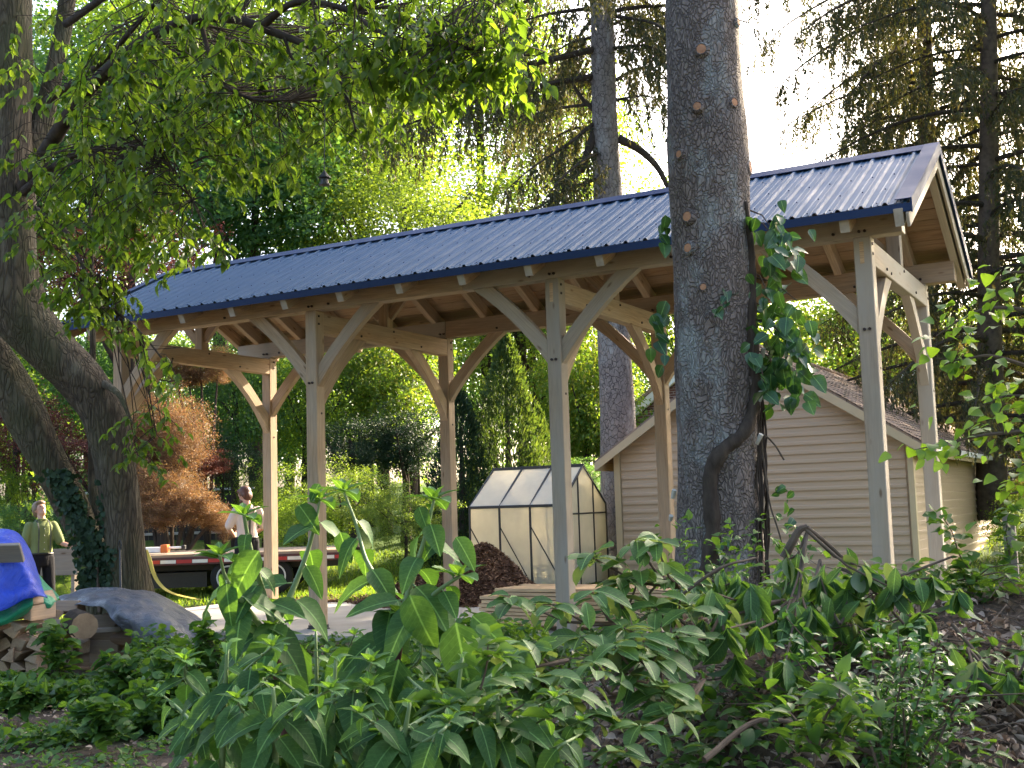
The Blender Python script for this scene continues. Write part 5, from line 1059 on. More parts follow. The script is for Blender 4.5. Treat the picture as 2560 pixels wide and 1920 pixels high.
# ------------------------------------------------------------------ leaning broad-leaved tree on the left
LD = 14.
lt = thing('leaning_tree', 'old leaning tree with twisted mossy limbs and a canopy of oval leaves beside the firewood', 'tree', dep(320, 1600, LD))
def limb_px(pts, d, mat='bark_smooth', n=18, nm='limb', parent=None, amp=.08):
    pp_ = smooth_path([(*dep(x, y, d+dd), wd*(d+dd)/f_/2) for x, y, wd, dd in pts], 9); V = []; F = []; prev = None
    for i, p in enumerate(pp_):
        c = Vector(p[:3]); a_ = Vector(pp_[max(0, i-1)][:3]); b_ = Vector(pp_[min(len(pp_)-1, i+1)][:3]); t = (b_-a_).normalized()
        u = (t.cross(Vector((0, 1, 0))) if prev is None else prev-t*prev.dot(t)).normalized(); prev = u; v = t.cross(u)
        for k in range(n):
            a = 2*math.pi*k/n; q = c*1.3+Vector((math.cos(a), math.sin(a), 0))*1.2; rr = p[3]*(1+amp*1.6*mnoise.noise(q)+amp*.6*mnoise.noise(q*3.3)+amp*.5*math.sin(3*a+i*.12)); V.append(c+(u*math.cos(a)+v*math.sin(a))*rr)
    m_ = len(pp_)
    for i in range(m_-1):
        for k in range(n): k2 = (k+1) % n; F.append((i*n+k, i*n+k2, (i+1)*n+k2, (i+1)*n+k))
    F.append(tuple(range(n))[::-1]); F.append(tuple((m_-1)*n+k for k in range(n)))
    mb = MB(); mb.add(V, F); mb.build(nm, M[mat], parent or lt, None, True); return [Vector(p[:3]) for p in pp_]
LP = []
limb_px([(345, 1640, 165, 0), (322, 1480, 114, 0), (308, 1320, 98, 0), (293, 1200, 92, 0), (280, 1110, 100, 0), (252, 1020, 106, 0), (192, 935, 112, 0), (112, 858, 124, 0), (52, 785, 140, 0), (22, 680, 138, 0), (24, 500, 122, 0), (22, 300, 112, 0), (18, 100, 116, 0), (12, -200, 110, 0), (0, -700, 80, 0)], LD, n=36, nm='trunk')
limb_px([(262, 1640, 110, .3), (246, 1470, 74, .3), (226, 1370, 74, .35), (190, 1290, 78, .4), (150, 1205, 84, .4), (104, 1118, 92, .4), (58, 1030, 98, .4), (4, 930, 98, .4), (-60, 830, 90, .4), (-160, 650, 80, .4), (-260, 300, 60, .4)], LD, n=28)
LP += limb_px([(40, 480, 80, .1), (75, 380, 62, .2), (105, 300, 54, .3), (130, 200, 46, .3), (155, 90, 42, .3), (172, -20, 40, .3), (220, -300, 26, .3)], LD, n=16)
limb_px([(270, 1335, 34, .5), (238, 1262, 28, .7), (232, 1120, 24, .8), (226, 1000, 20, .9), (232, 860, 15, .9), (230, 700, 12, .9), (225, 520, 9, .9)], LD, n=10)
limb_px([(262, 960, 22, -.2), (300, 990, 14, -.4), (330, 1060, 9, -.5)], LD, n=8)
LIMBS = [[(60, 470, 40, -.2), (200, 250, 34, -1.5), (350, 110, 30, -2.6), (460, 55, 27, -3), (565, 42, 26, -3.2), (660, 72, 22, -3.4), (800, 132, 15, -3.6), (862, 230, 9, -3.8), (890, 330, 5, -3.9)],
         [(655, 66, 20, -3.4), (740, 6, 17, -3.6), (860, 22, 15, -3.8), (935, 72, 12, -4.1), (1050, 110, 9, -4.3), (1200, 125, 6, -4.5), (1340, 140, 4, -4.6)],
         [(500, 50, 14, -3), (529, 152, 10, -3.1), (564, 214, 9, -3.1), (638, 249, 8, -3.2), (723, 251, 5, -3.3)], [(711, 95, 9, -3.5), (735, 152, 7, -3.5), (781, 167, 6, -3.6), (813, 249, 4, -3.6)],
         [(60, 480, 26, -.3), (160, 400, 16, -1.2), (250, 372, 12, -2), (350, 370, 9, -2.6), (430, 420, 6, -3), (480, 500, 4, -3.2)], [(80, 520, 20, -.3), (150, 560, 13, -.9), (200, 650, 10, -1.4), (245, 745, 8, -1.8), (330, 810, 6, -2.1), (400, 890, 4.5, -2.3), (445, 965, 3, -2.4)],
         [(120, 250, 20, -.4), (260, 150, 14, -2), (420, -20, 12, -3.5), (620, -120, 10, -4.5), (850, -150, 8, -5)], [(165, 60, 20, 0), (320, -40, 16, -2.2), (520, -80, 13, -4), (900, -90, 10, -5.2), (1150, -40, 6, -5.4)]]
for L_ in LIMBS: LP += limb_px(L_, LD, 'bark_dark', 9, 'limb', None, .04)
LPa = np.array([tuple(p) for p in LP])
def leafy_region(n, xr, yr, dr, keep=None):
    out = []
    while len(out) < n:
        x, y = random.uniform(*xr), random.uniform(*yr)
        if keep and not keep(x, y): continue
        out.append(dep(x, y, random.uniform(*dr)))
    return out
TW = []
TW += leafy_region(200, (180, 560), (60, 560), (10.2, 13), lambda x, y: y < 560-.5*max(0, x-330))
TW += leafy_region(70, (60, 420), (380, 700), (11, 13.2), lambda x, y: y < 720-.3*x)
TW += leafy_region(170, (300, 1330), (-160, 150), (9, 11.5))
TW += leafy_region(90, (850, 1330), (40, 210), (9, 9.9), lambda x, y: y < 230-.12*abs(x-1000))
TW += leafy_region(150, (520, 1000), (100, 420), (10.5, 13), lambda x, y: y < 430-.35*max(0, x-600))
TW += leafy_region(24, (150, 330), (640, 790), (11.6, 12.3), lambda x, y: abs(y-640-(x-150)*.75) < 60)
TW += leafy_region(12, (220, 460), (760, 960), (11.4, 11.9), lambda x, y: abs(y-790-(x-280)*.95) < 38)
TW += leafy_region(8, (400, 560), (540, 640), (10.4, 10.8)); TW += leafy_region(12, (310, 420), (1000, 1150), (13, 13.4)); TW += leafy_region(24, (40, 180), (0, 520), (12.6, 13.3))
P = []; D = []; N = []; S = []; twigs = MB()
for b in TW:
    j = np.argmin(np.sum((LPa-np.array(b))**2, 1)); a = Vector(LPa[j]); dist = (b-a).length
    if dist < 3.2: mid = a.lerp(b, .5)+Vector((random.gauss(0, .08), random.gauss(0, .08), .1*dist)); twigs.tube([a, mid, b], [.004+.004*dist, .006, .004], 4, False)
    az = random.uniform(0, 6.28); tv = Vector((math.cos(az)*.7, math.sin(az)*.7, -.55)).normalized(); L = random.uniform(.3, .6); twigs.tube([b, b+tv*L*.6, b+tv*L-Vector((0, 0, .06))], [.005, .004, .002], 4, False)
    for k in range(random.randint(10, 17)):
        t = random.random()**.7; p = b+tv*L*t; sd = Vector((random.gauss(0, 1), random.gauss(0, 1), -.55+random.gauss(0, .35))); P.append(tuple(p)); D.append(tuple(sd.normalized()+tv*.5)); N.append((random.gauss(0, .45), random.gauss(0, .45), 1)); S.append(random.uniform(.075, .135))
P, D, N, S = map(np.array, (P, D, N, S)); o = twigs.build('twigs', M['bark_dark'], lt); o['kind'] = 'stuff'
dist = np.linalg.norm(P-CP, axis=1)/S; order = np.argsort(dist); big = order[:300]; rest = order[300:]
MAG = [leaf_tpl(5, lambda t: math.sin(math.pi*t**.9)**.75, .25, dr) for dr in (.15, .4)]
MG_ME = [leaf_mesh('leaf', T_, np.zeros((1, 3)), np.array([[1., 0, 0]]), np.array([[0, 0, 1.]]), 1, .52, M['l_mag'], True) for T_ in MAG]
for i in big: put_leaf(MG_ME[i % 2], P[i], D[i], N[i], S[i], lt)
o = link(bpy.data.objects.new('foliage', leaf_mesh('foliage', T_OVAL, P[rest], D[rest], N[rest], S[rest], .52, M['l_mag'])), None, lt); o['kind'] = 'stuff'
# ivy on the second trunk
iv = thing('ivy', 'dark ivy growing up the lower left trunk of the leaning tree', 'ivy', dep(230, 1560, LD-.2)); P = []
for _ in range(1700):
    t = random.random()**.8; y = 1500-330*t; x = 232-100*max(0, (1370-y))/170*.8+(8 if y > 1400 else 0)+random.gauss(-6 if y > 1350 else 0, 20 if y > 1340 else 15) if random.random() < .7 else 275+random.gauss(0, 12); 
    if x > 268 and y < 1360: continue
    P.append(tuple(dep(x, y, LD-.05-random.uniform(0, .12)-(.1 if x > 268 else 0))))
P = np.array(P); n_ = len(P); o = link(bpy.data.objects.new('leaves', leaf_mesh('leaves', T_FOLD, P, rdir(n_)*.7+np.array([0, 0, -.8]), rdir(n_)*.5-np.array(cv)*.9, .07*RNG.uniform(.6, 1.4, n_), .9, M['l_dark'])), None, iv); o['kind'] = 'stuff'
mb = MB(); mb.tube([dep(248, 1530, LD-.2), dep(240, 1350, LD-.1), dep(180, 1200, LD-.05)], [.02, .016, .008], 6); mb.build('stem', M['bark_twig'], iv)
# bird feeder hanging from a twig over the roof
bf = thing('bird_feeder', 'small dark bird feeder hanging on a cord from the canopy', 'bird feeder', dep(811, 452, 10.2)); c = dep(811, 445, 10.2)
mb = MB(); mb.lathe([(.005, .07), (.055, .0), (.05, -.005), (.035, -.01), (.035, -.05), (.05, -.055), (.05, -.065), (.01, -.07)], 10, Matrix.Translation(c)); mb.build('housing', M['iron'], bf)
mb = MB(); mb.tube([c+Vector((0, 0, .07)), dep(813, 249, 10.4)], .004, 5); mb.build('cord', M['iron'], bf)
# ------------------------------------------------------------------ lime tree reaching in from the right
li = thing('lime_tree', 'young lime tree reaching bright heart-shaped leaves over the shed', 'tree', dep(2760, 1500, 6.8)-Vector((0, 0, 1.2)))
LIML = leaf_tpl(7, lambda t: math.sin(math.pi*t**.5)**.7, .18, .25); LI_ME = leaf_mesh('leaf', LIML, np.zeros((1, 3)), np.array([[1., 0, 0]]), np.array([[0, 0, 1.]]), 1, .95, M['l_lime'], True)
mb = MB(); mb.tube([dep(2780, 1950, 6.9), dep(2740, 1400, 6.8), dep(2720, 900, 6.8), dep(2700, 500, 6.8)], [.07, .055, .04, .02], 9); mb.build('trunk', M['bark_twig'], li, None, True)
cnt = 0; PL = []; DL = []; NL = []; SL = []
for path, k_ in (([(2720, 900), (2600, 790), (2480, 770), (2400, 800), (2340, 840)], 46), ([(2720, 1000), (2600, 930), (2480, 890), (2400, 900), (2330, 895)], 46), ([(2720, 1150), (2600, 1085), (2480, 1085), (2380, 1105), (2285, 1125)], 58), ([(2730, 1280), (2640, 1240), (2560, 1230), (2500, 1240)], 24), ([(2730, 1330), (2660, 1330), (2600, 1345), (2545, 1340)], 16), ([(2720, 800), (2620, 700), (2540, 680), (2480, 700)], 36), ([(2720, 1050), (2600, 1000), (2520, 990), (2460, 1010)], 46), ([(2730, 1180), (2620, 1150), (2560, 1160), (2520, 1180)], 24)):
    dd = random.uniform(6.3, 7.0); pq = smooth_path([(*dep(x, y, dd), 1) for x, y in path], 8); mb = MB(); mb.tube([q[:3] for q in pq], list(np.linspace(.018, .003, len(pq))), 6); mb.build('limb', M['bark_twig'], li)
    for i in range(k_):
        q = pq[int(len(pq)*random.uniform(.25, .999))]; p = Vector(q[:3])+Vector([random.gauss(0, .07) for _ in range(3)]); dv = -cr*.5+Vector((random.gauss(0, .6), random.gauss(0, .6), -.35+random.gauss(0, .3))); n__ = Vector((random.gauss(0, .4), random.gauss(0, .4), 1))-cv*.4
        if cnt < 300: put_leaf(LI_ME, p, dv, n__, random.uniform(.05, .088), li); cnt += 1
        else: PL.append(tuple(p)); DL.append(tuple(dv)); NL.append(tuple(n__)); SL.append(random.uniform(.07, .125))
if PL: o = link(bpy.data.objects.new('foliage', leaf_mesh('foliage', T_OVAL, np.array(PL), np.array(DL), np.array(NL), np.array(SL), .95, M['l_lime'])), None, li); o['kind'] = 'stuff'
# ------------------------------------------------------------------ brush pile
def brush_h(d, lat):
    a = np.interp(d, [2.6, 3.2, 4.5, 5.6, 6.3, 7.0, 8.2], [0, .12, .46, .80, .93, .8, 0]); return a*np.interp(lat, [.0, .55, 1.1, 3.6, 4.6], [0, .72, 1, 1, 0])
fh = Vector((FW[0], FW[1], 0)).normalized()
def bp_pt(d, lat, dz=0.):
    p = Vector((CP[0], CP[1], 0))+fh*d+cr*lat; nz = .09*mnoise.noise(p*1.7)+.05*mnoise.noise(p*4.5); h_ = brush_h(d, lat); return Vector((p.x, p.y, -.06+h_+nz*min(1, h_*2.5)+dz))
br = thing('brush_pile', 'heap of dead leaves, twigs and garden cuttings at the foot of the big spruce', 'brush pile', bp_pt(5.4, 1.9, -.7))
ds = np.linspace(2.5, 8.3, 70); ls = np.linspace(-.1, 4.7, 60); V = [tuple(bp_pt(d, l)) for d in ds for l in ls]; ii = np.arange(len(V)).reshape(70, 60); F = np.stack([ii[:-1, :-1], ii[:-1, 1:], ii[1:, 1:], ii[1:, :-1]], -1).reshape(-1, 4)
M['litter'] = simple('leaf_litter', (.12, .088, .064), (.045, .034, .026), 22, .95, .1, bump=1, bdist=.03)
link(bpy.data.objects.new('heap', npmesh('heap', np.array(V), [F], M['litter'], True)), None, br)
P = []
for _ in range(24000):
    d = random.uniform(3.0, 7.0); l = random.uniform(.2, 4.2)
    if mnoise.noise(Vector((d*1.1, l*1.1, 3)))+random.gauss(0, .25) < -.12: continue
    P.append(tuple(bp_pt(d, l, random.uniform(.005, .05))))
P = np.array(P); n_ = len(P); D = rdir(n_); D[:, 2] *= .5; N = rdir(n_)*.8+np.array([0, 0, .7])
T_CURL = leaf_tpl(4, None, .55, .35, .05)
o = link(bpy.data.objects.new('dead_leaves', leaf_mesh('dead_leaves', T_CURL, P, D, N, .04*RNG.uniform(.5, 1.6, n_), .6, M['l_dead'])), None, br); o['kind'] = 'stuff'
mb = MB()
for _ in range(1500):
    d = random.uniform(3.2, 7.2); l = random.uniform(.2, 4.3); p = bp_pt(d, l, random.uniform(.01, .1)); a = random.uniform(0, 6.28); L = random.uniform(.1, .5)*(1.6 if random.random() < .1 else 1); v = Vector((math.cos(a), math.sin(a), random.gauss(.05, .25))).normalized(); w_ = Vector([random.gauss(0, .12) for _ in range(3)]); r_ = random.uniform(.0015, .005)
    mb.tube([p, p+v*L*.5+w_*L, p+v*L], [r_, r_*.8, r_*.4], 4, False)
o = mb.build('twigs', M['bark_twig'], br); o['kind'] = 'stuff'
for pts, r_ in (([(1820, 1650, 4.9), (1930, 1710, 4.8), (2040, 1790, 4.7)], .014), ([(1960, 1395, 5.4), (1995, 1330, 5.4), (2018, 1316, 5.4)], .022), ([(2018, 1318, 5.4), (2080, 1370, 5.4), (2150, 1440, 5.35), (2260, 1560, 5.3)], .011), ([(2100, 1500, 5.6), (2240, 1445, 5.6), (2380, 1392, 5.6)], .009), ([(2380, 1560, 5.2), (2480, 1680, 5.0), (2560, 1760, 4.9)], .009), ([(2430, 1690, 4.7), (2500, 1740, 4.6), (2570, 1800, 4.6)], .011), ([(1700, 1490, 5.2), (1800, 1420, 5.2), (1890, 1395, 5.3)], .008), ([(2540, 1640, 4.9), (2545, 1690, 4.8), (2575, 1620, 4.8)], .008), ([(1760, 1900, 4.1), (1900, 1800, 4.3), (2060, 1830, 4.3)], .012), ([(2050, 1910, 4.1), (2100, 1850, 4.2), (2190, 1890, 4.2)], .016)):
    pq = smooth_path([(*dep(*q), 1) for q in pts], 5); mb = MB(); mb.tube([q[:3] for q in pq], list(np.linspace(r_, r_*.6, len(pq))), 8); mb.build('stick', M['bark_twig'], br)
P = []
while len(P) < 2600:
    d = random.uniform(4.3, 6.9); l = random.uniform(.5, 3.6)
    if mnoise.noise(Vector((d*1.6, l*1.6, 9)))+random.gauss(0, .1) < .06+.12*(d < 5): continue
    P.append(tuple(bp_pt(d, l, random.uniform(.03, .2))))
P = np.array(P); n_ = len(P); D = rdir(n_); D[:, 2] = D[:, 2]*.4+.15; N = rdir(n_)*.5+np.array([0, 0, .9])
o = link(bpy.data.objects.new('pile_weeds', leaf_mesh('pile_weeds', T_OVAL, P, D, N, .075*RNG.uniform(.6, 1.4, n_), .55, M['l_herb']))); tag(o, 'loose green weeds and creepers spreading over the brush pile', 'weeds', kind='stuff')
# ------------------------------------------------------------------ cut magnolia branches
CUT = [leaf_tpl(8, lambda t: (math.sin(math.pi*t**1.35))**.6, .2, dr, .01) for dr in (.12, .35, .6)]
CT_ME = [leaf_mesh('leaf', T_, np.zeros((1, 3)), np.array([[1., 0, 0]]), np.array([[0, 0, 1.]]), 1, .5, M['l_cut'], True) for T_ in CUT]
def whorl(px, py, d, parent, n, L, droop, up=0.):
    c = dep(px, py, d); a0 = random.uniform(0, 6.28)
    for k in range(n):
        a = a0+k*2*math.pi/n*1.03+random.gauss(0, .2); dv = Vector((math.cos(a), math.sin(a), -droop+up+random.gauss(0, .25))); n__ = Vector((-math.cos(a)*droop*.5, -math.sin(a)*droop*.5, 1))-cv*.35+Vector((random.gauss(0, .25), random.gauss(0, .25), 0))
        put_leaf(random.choice(CT_ME), c+Vector((0, 0, random.uniform(-.02, .02))), dv, n__, L*random.uniform(.75, 1.2), parent)
    return c
CUTB = [[(1700, 1470, 5.0), (1592, 1362, 4.9), (1640, 1362, 4.8), (1483, 1395, 4.9)], [(1560, 1560, 4.7), (1483, 1490, 4.6), (1382, 1512, 4.4), (1273, 1498, 4.5)], [(1560, 1740, 4.3), (1483, 1668, 4.1), (1400, 1700, 4.0)], [(1420, 1650, 4.2), (1330, 1620, 4.1), (1250, 1625, 4.0)],
    [(1800, 1640, 4.8), (1690, 1590, 4.5), (1607, 1603, 4.4), (1560, 1570, 4.5)], [(1960, 1500, 5.2), (1875, 1467, 5.0), (1780, 1480, 4.9), (1720, 1520, 4.7)], [(2018, 1330, 5.4), (1968, 1400, 5.3), (1965, 1530, 5.0), (1964, 1655, 4.8)], [(2010, 1320, 5.4), (2159, 1420, 5.3), (2230, 1470, 5.2)], [(2100, 1420, 5.5), (2260, 1450, 5.2), (2330, 1445, 5.1), (2396, 1480, 5.0)],
    [(2000, 1480, 5.3), (2027, 1525, 5.0), (1894, 1575, 4.8), (1817, 1572, 4.7)], [(1760, 1700, 4.5), (1680, 1780, 4.2), (1600, 1820, 4.0), (1560, 1880, 3.9)], [(1800, 1540, 5.0), (1740, 1600, 4.7), (1840, 1640, 4.7)], [(2420, 1620, 5.0), (2440, 1660, 4.7), (2520, 1690, 4.6)], [(1330, 1800, 4.2), (1300, 1760, 4.0), (1420, 1830, 3.9), (1480, 1790, 4.0)], [(2100, 1560, 5.2), (2120, 1480, 5.3), (2050, 1440, 5.4)], [(1860, 1520, 5.2), (1905, 1480, 5.2), (1980, 1450, 5.3)], [(1650, 1660, 4.5), (1580, 1700, 4.3), (1660, 1730, 4.3)], [(1550, 1520, 4.9), (1545, 1450, 4.9), (1600, 1440, 4.9), (1660, 1440, 5.0)],
    [(1900, 1560, 5.4), (1850, 1510, 5.4), (1790, 1540, 5.2), (1930, 1540, 5.2)], [(2080, 1500, 5.5), (2090, 1540, 5.3), (2180, 1510, 5.4), (2010, 1590, 5.0)], [(2250, 1500, 5.6), (2200, 1560, 5.3), (2300, 1540, 5.3), (2150, 1580, 5.2)], [(1760, 1440, 5.6), (1720, 1460, 5.5), (1810, 1430, 5.6), (1850, 1450, 5.5)], [(2050, 1400, 5.8), (2080, 1450, 5.6), (2020, 1460, 5.6)], [(1690, 1540, 4.9), (1640, 1520, 4.8), (1700, 1500, 5.0), (1760, 1560, 4.9)], [(1600, 1650, 4.4), (1540, 1620, 4.3), (1640, 1640, 4.4), (1450, 1590, 4.4)], [(1380, 1700, 4.0), (1340, 1690, 3.9), (1420, 1740, 3.9), (1260, 1700, 3.9)]]
for pts in CUTB:
    wl_ = pts[1][0] > 1750; t = thing('cut_branch', 'cut magnolia branch with limp drooping leaves on the brush pile' if wl_ else 'cut magnolia branch with crisp spreading leaves beside the brush pile', 'branch', dep(*pts[0]), 'wilting magnolia branches' if wl_ else 'crisp magnolia branches')
    ps = [dep(*q) for q in pts]; hub = ps[0]
    for q, p in zip(pts[1:], ps[1:]):
        mb = MB(); mid = hub.lerp(p, .5)+Vector((0, 0, -.04)); mb.tube([hub, mid, p], [.008, .006, .004], 6); mb.build('stem', M['bark_twig'], t)
        wilt = q[0] > 1750; whorl(*q, t, random.randint(7, 10), random.uniform(.10, .145), (1.5 if wilt else .25), .25 if not wilt else 0); c2 = hub.lerp(p, .6)
        for k in range(3): put_leaf(random.choice(CT_ME), c2+Vector([random.gauss(0, .03) for _ in range(3)]), (random.gauss(0, 1), random.gauss(0, 1), -.4-wilt*.8), (random.gauss(0, .4), random.gauss(0, .4), 1), random.uniform(.09, .13), t)
# ------------------------------------------------------------------ pokeweed plants
PK = [leaf_tpl(9, lambda t: math.sin(math.pi*t**.72)**.72*(1-.15*t), .16, dr, .015) for dr in (.25, .5, .85)]
PK_ME = [[leaf_mesh('leaf', T_, np.zeros((1, 3)), np.array([[1., 0, 0]]), np.array([[0, 0, 1.]]), 1, .58, M[m_], True) for T_ in PK] for m_ in ('l_poke', 'l_pokey')]
def pleaf(base, d, n__, L, parent, young=False, dr=None):
    put_leaf(PK_ME[1 if young else 0][dr if dr is not None else random.randrange(3)], base, d, n__, L, parent)
def poke(label, stems, leafL, nleaf, hero=(), low=False):
    g_ = dep(*stems[0][0][:3]); t = thing('pokeweed', label, 'plant', (g_.x, g_.y, 0))
    for si, st in enumerate(stems):
        pq = smooth_path([(*dep(x, y, d), r_) for x, y, d, r_ in st], 6); mb = MB(); pts_ = [Vector(q[:3]) for q in pq]; rr = [q[3] for q in pq]
        if si == 0: pts_ = [Vector((pts_[0].x, pts_[0].y, -.03))]+pts_; rr = [rr[0]*1.1]+rr
        mb.tube(pts_, rr, 9); mb.build('stem', M['stem_red'] if si == 0 and not low else M['stem_green'], t, None, True)
        m_ = len(pq)
        for k in range(nleaf if si else nleaf+2):
            u = (k+random.random()*.6)/nleaf; i = min(m_-1, int(u*(m_-1))); p = Vector(pq[i][:3]); a = k*2.4+si*1.3+random.gauss(0, .3); young = u > .9
            dv = Vector((math.cos(a), math.sin(a), (-.5 if not young else .5)+random.gauss(0, .25))); L = leafL*(1.15-.75*u)*random.uniform(.8, 1.2)
            ped = p+dv.normalized()*L*.15; mb = MB(); mb.tube([p, ped], [.004, .003], 5); mb.build('petiole', M['stem_green'], t)
            pleaf(ped, dv, Vector((-math.cos(a)*.3, -math.sin(a)*.3, 1))-cv*.5, L, t, young)
        tip = Vector(pq[-1][:3])
        for k in range(0 if low and si == 0 else 7): a = k*2.4; pleaf(tip, (math.cos(a)*(.5+.09*k), math.sin(a)*(.5+.09*k), 1-.17*k), (-math.cos(a), -math.sin(a), .6), leafL*(.3+.06*k), t, k < 3, 0)
    for (x0, y0, x1, y1, d, dn, wl) in hero:                          # leaves hanging towards the viewer
        a, b = dep(x0, y0, d), dep(x1, y1, d-.04); pleaf(a, b-a, -cv*1.0+Vector((random.gauss(0, .2), random.gauss(0, .2), .5)), (b-a).length, t, dn, wl)
k_ = 1.157
def hl(l): return [(x0*k_, y0*k_, x1*k_, y1*k_, d, y_, w_) for x0, y0, x1, y1, d, y_, w_ in l]
poke('tall pokeweed with forked stems and broad leaves in front of the second front post', [[(730, 1930, 4.2, .019), (700, 1740, 4.2, .018), (683, 1575, 4.2, .016)], [(683, 1575, 4.2, .013), (660, 1490, 4.2, .011), (628, 1380, 4.15, .009), (610, 1290, 4.1, .006)], [(683, 1575, 4.2, .013), (725, 1490, 4.25, .011), (765, 1390, 4.3, .009), (790, 1300, 4.3, .006), (800, 1250, 4.3, .004)], [(670, 1590, 4.2, .011), (610, 1510, 4.1, .009), (566, 1447, 4.05, .007), (550, 1390, 4.0, .005)]], .2, 9,
     hl([(598, 1372, 520, 1482, 4.05, 0, 0), (625, 1452, 642, 1590, 4.0, 0, 1), (760, 1400, 700, 1480, 4.2, 0, 1), (690, 1045, 668, 1080, 4.3, 0, 0), (560, 1190, 485, 1290, 4.0, 0, 1), (735, 1150, 755, 1215, 4.2, 0, 0), (645, 1090, 690, 1150, 4.3, 0, 0), (510, 1490, 450, 1600, 3.9, 0, 1), (770, 1560, 765, 1650, 3.9, 0, 1)]))
poke('big-leaved pokeweed with dark red stem in front of the mulch heap', [[(920, 1930, 4.0, .018), (985, 1680, 4.0, .017), (1003, 1540, 4.0, .015)], [(1003, 1540, 4.0, .012), (1040, 1420, 4.0, .010), (1066, 1330, 4.0, .007), (1085, 1250, 4.0, .005)], [(1003, 1560, 4.0, .012), (960, 1470, 4.1, .010), (915, 1400, 4.15, .008), (890, 1310, 4.2, .006), (860, 1230, 4.2, .004)], [(1000, 1580, 4.0, .010), (1080, 1490, 3.95, .008), (1150, 1440, 3.9, .006)]], .21, 9,
     hl([(862, 1425, 822, 1580, 3.8, 0, 1), (885, 1285, 935, 1412, 3.85, 0, 1), (880, 1505, 965, 1640, 3.7, 0, 1), (985, 1345, 1018, 1515, 3.85, 0, 0), (1020, 1330, 1095, 1395, 3.9, 0, 0), (905, 1095, 925, 1150, 4.0, 0, 0), (985, 1160, 1030, 1228, 3.9, 0, 0), (960, 1155, 905, 1200, 4.0, 0, 1), (800, 1390, 735, 1440, 3.9, 0, 1)]))
for i, (bx, d, top, hh, lab) in enumerate(((560, 3.7, 1610, .15, 'low pokeweed with drooping leaves at the edge of the bare soil'), (830, 3.5, 1650, .16, 'low pokeweed between the two tall pokeweeds'), (1140, 3.7, 1640, .14, 'low pokeweed beside the cut magnolia branches'), (1250, 3.5, 1740, .13, 'small leafy weed at the foot of the magnolia cuttings'), (690, 3.3, 1720, .14, 'small leafy weed at the foot of the forked pokeweed'), (1010, 3.3, 1760, .13, 'small leafy weed at the foot of the red-stemmed pokeweed'), (960, 4.6, 1590, .13, 'pokeweed with pale young leaves behind the red-stemmed one'), (500, 4.5, 1700, .13, 'short pokeweed seedling near the log pile'), (1330, 3.7, 1800, .12, 'low leafy weed among fallen magnolia leaves'), (790, 4.7, 1580, .12, 'slender pokeweed behind the forked one'))):
    st = [[(bx+random.uniform(-20, 20), 1950, d, .011), (bx, (1950+top)/2, d, .009), (bx+random.uniform(-20, 20), top, d, .005)]]
    for q in range(3): st.append([(bx, 1950-(1950-top)*(.35+.15*q), d, .007), (bx+(-1)**q*random.uniform(50, 90), 1950-(1950-top)*(.62+.1*q), d+random.uniform(-.2, .2), .005), (bx+(-1)**q*random.uniform(90, 150), 1950-(1950-top)*(.78+.1*q), d+random.uniform(-.2, .2), .003)])
    poke(lab, st, hh, 10, low=True)
# ------------------------------------------------------------------ privet sapling, bindweed, herbs
def sapling(name, label, base, stems, mat, leaf, per, cat='plant', wr=.5):
    t = thing(name, label, cat, base); P = []; D = []; N = []
    for st in stems:
        pq = smooth_path([(*dep(*q), 1) for q in st], 6); mb = MB(); mb.tube([q[:3] for q in pq], list(np.linspace(.006, .002, len(pq))), 5); mb.build('stem', M['bark_twig'], t)
        for q in pq:
            for k in range(per):
                p = Vector(q[:3])+Vector([random.gauss(0, .035) for _ in range(3)]); P.append(tuple(p)); D.append((random.gauss(0, 1), random.gauss(0, 1), .35+random.gauss(0, .4))); N.append((random.gauss(0, .5), random.gauss(0, .5), 1))
    P, D, N = map(np.array, (P, D, N)); o = link(bpy.data.objects.new('leaves', leaf_mesh('leaves', T_OVAL, P, D, N, leaf*RNG.uniform(.6, 1.4, len(P)), wr, M[mat])), None, t); o['kind'] = 'stuff'; return t
st = []
for _ in range(26):
    x = random.gauss(2235, 55); dx = random.gauss(0, 75); y1 = random.uniform(1520, 1800); d = random.uniform(4.1, 4.7); st.append([(x, 1920, d), (x+dx*.5, (1920+y1)/2, d), (x+dx*1.3, y1, d)])
sapling('privet_shrub', 'bushy privet sapling with small glossy leaves growing through the brush pile', bp_pt(4.4, 1.4), st, 'l_privet', .042, 5, 'shrub')
sapling('bindweed', 'twining bindweed with a chain of round leaves beside the shed\'s corner', dep(2450, 1560, 6.2), [[(2462, 1520, 6.2), (2440, 1450, 6.2), (2400, 1390, 6.2), (2380, 1330, 6.2), (2350, 1285, 6.2)], [(2440, 1500, 6.2), (2420, 1460, 6.2), (2395, 1420, 6.2)]], 'l_herb', .06, 3, 'vine', .85)
sapling('bindweed', 'bindweed climbing the dark stake at the shed\'s far end', dep(2530, 1500, 6.6), [[(2520, 1480, 6.6), (2525, 1400, 6.6), (2515, 1330, 6.6), (2530, 1270, 6.6)]], 'l_herb', .06, 4, 'vine', .85)
mb = MB(); mb.box(-.02, .02, -.02, .02, 0, 1); q = dep(2521, 1285, 6.75); o = mb.build('garden_stake', M['old_plank'], None, Matrix.Translation((q.x, q.y, 0))@Matrix.Diagonal((1.6, 1.6, q.z, 1))); tag(o, 'dark wooden stake wrapped in bindweed', 'stake')
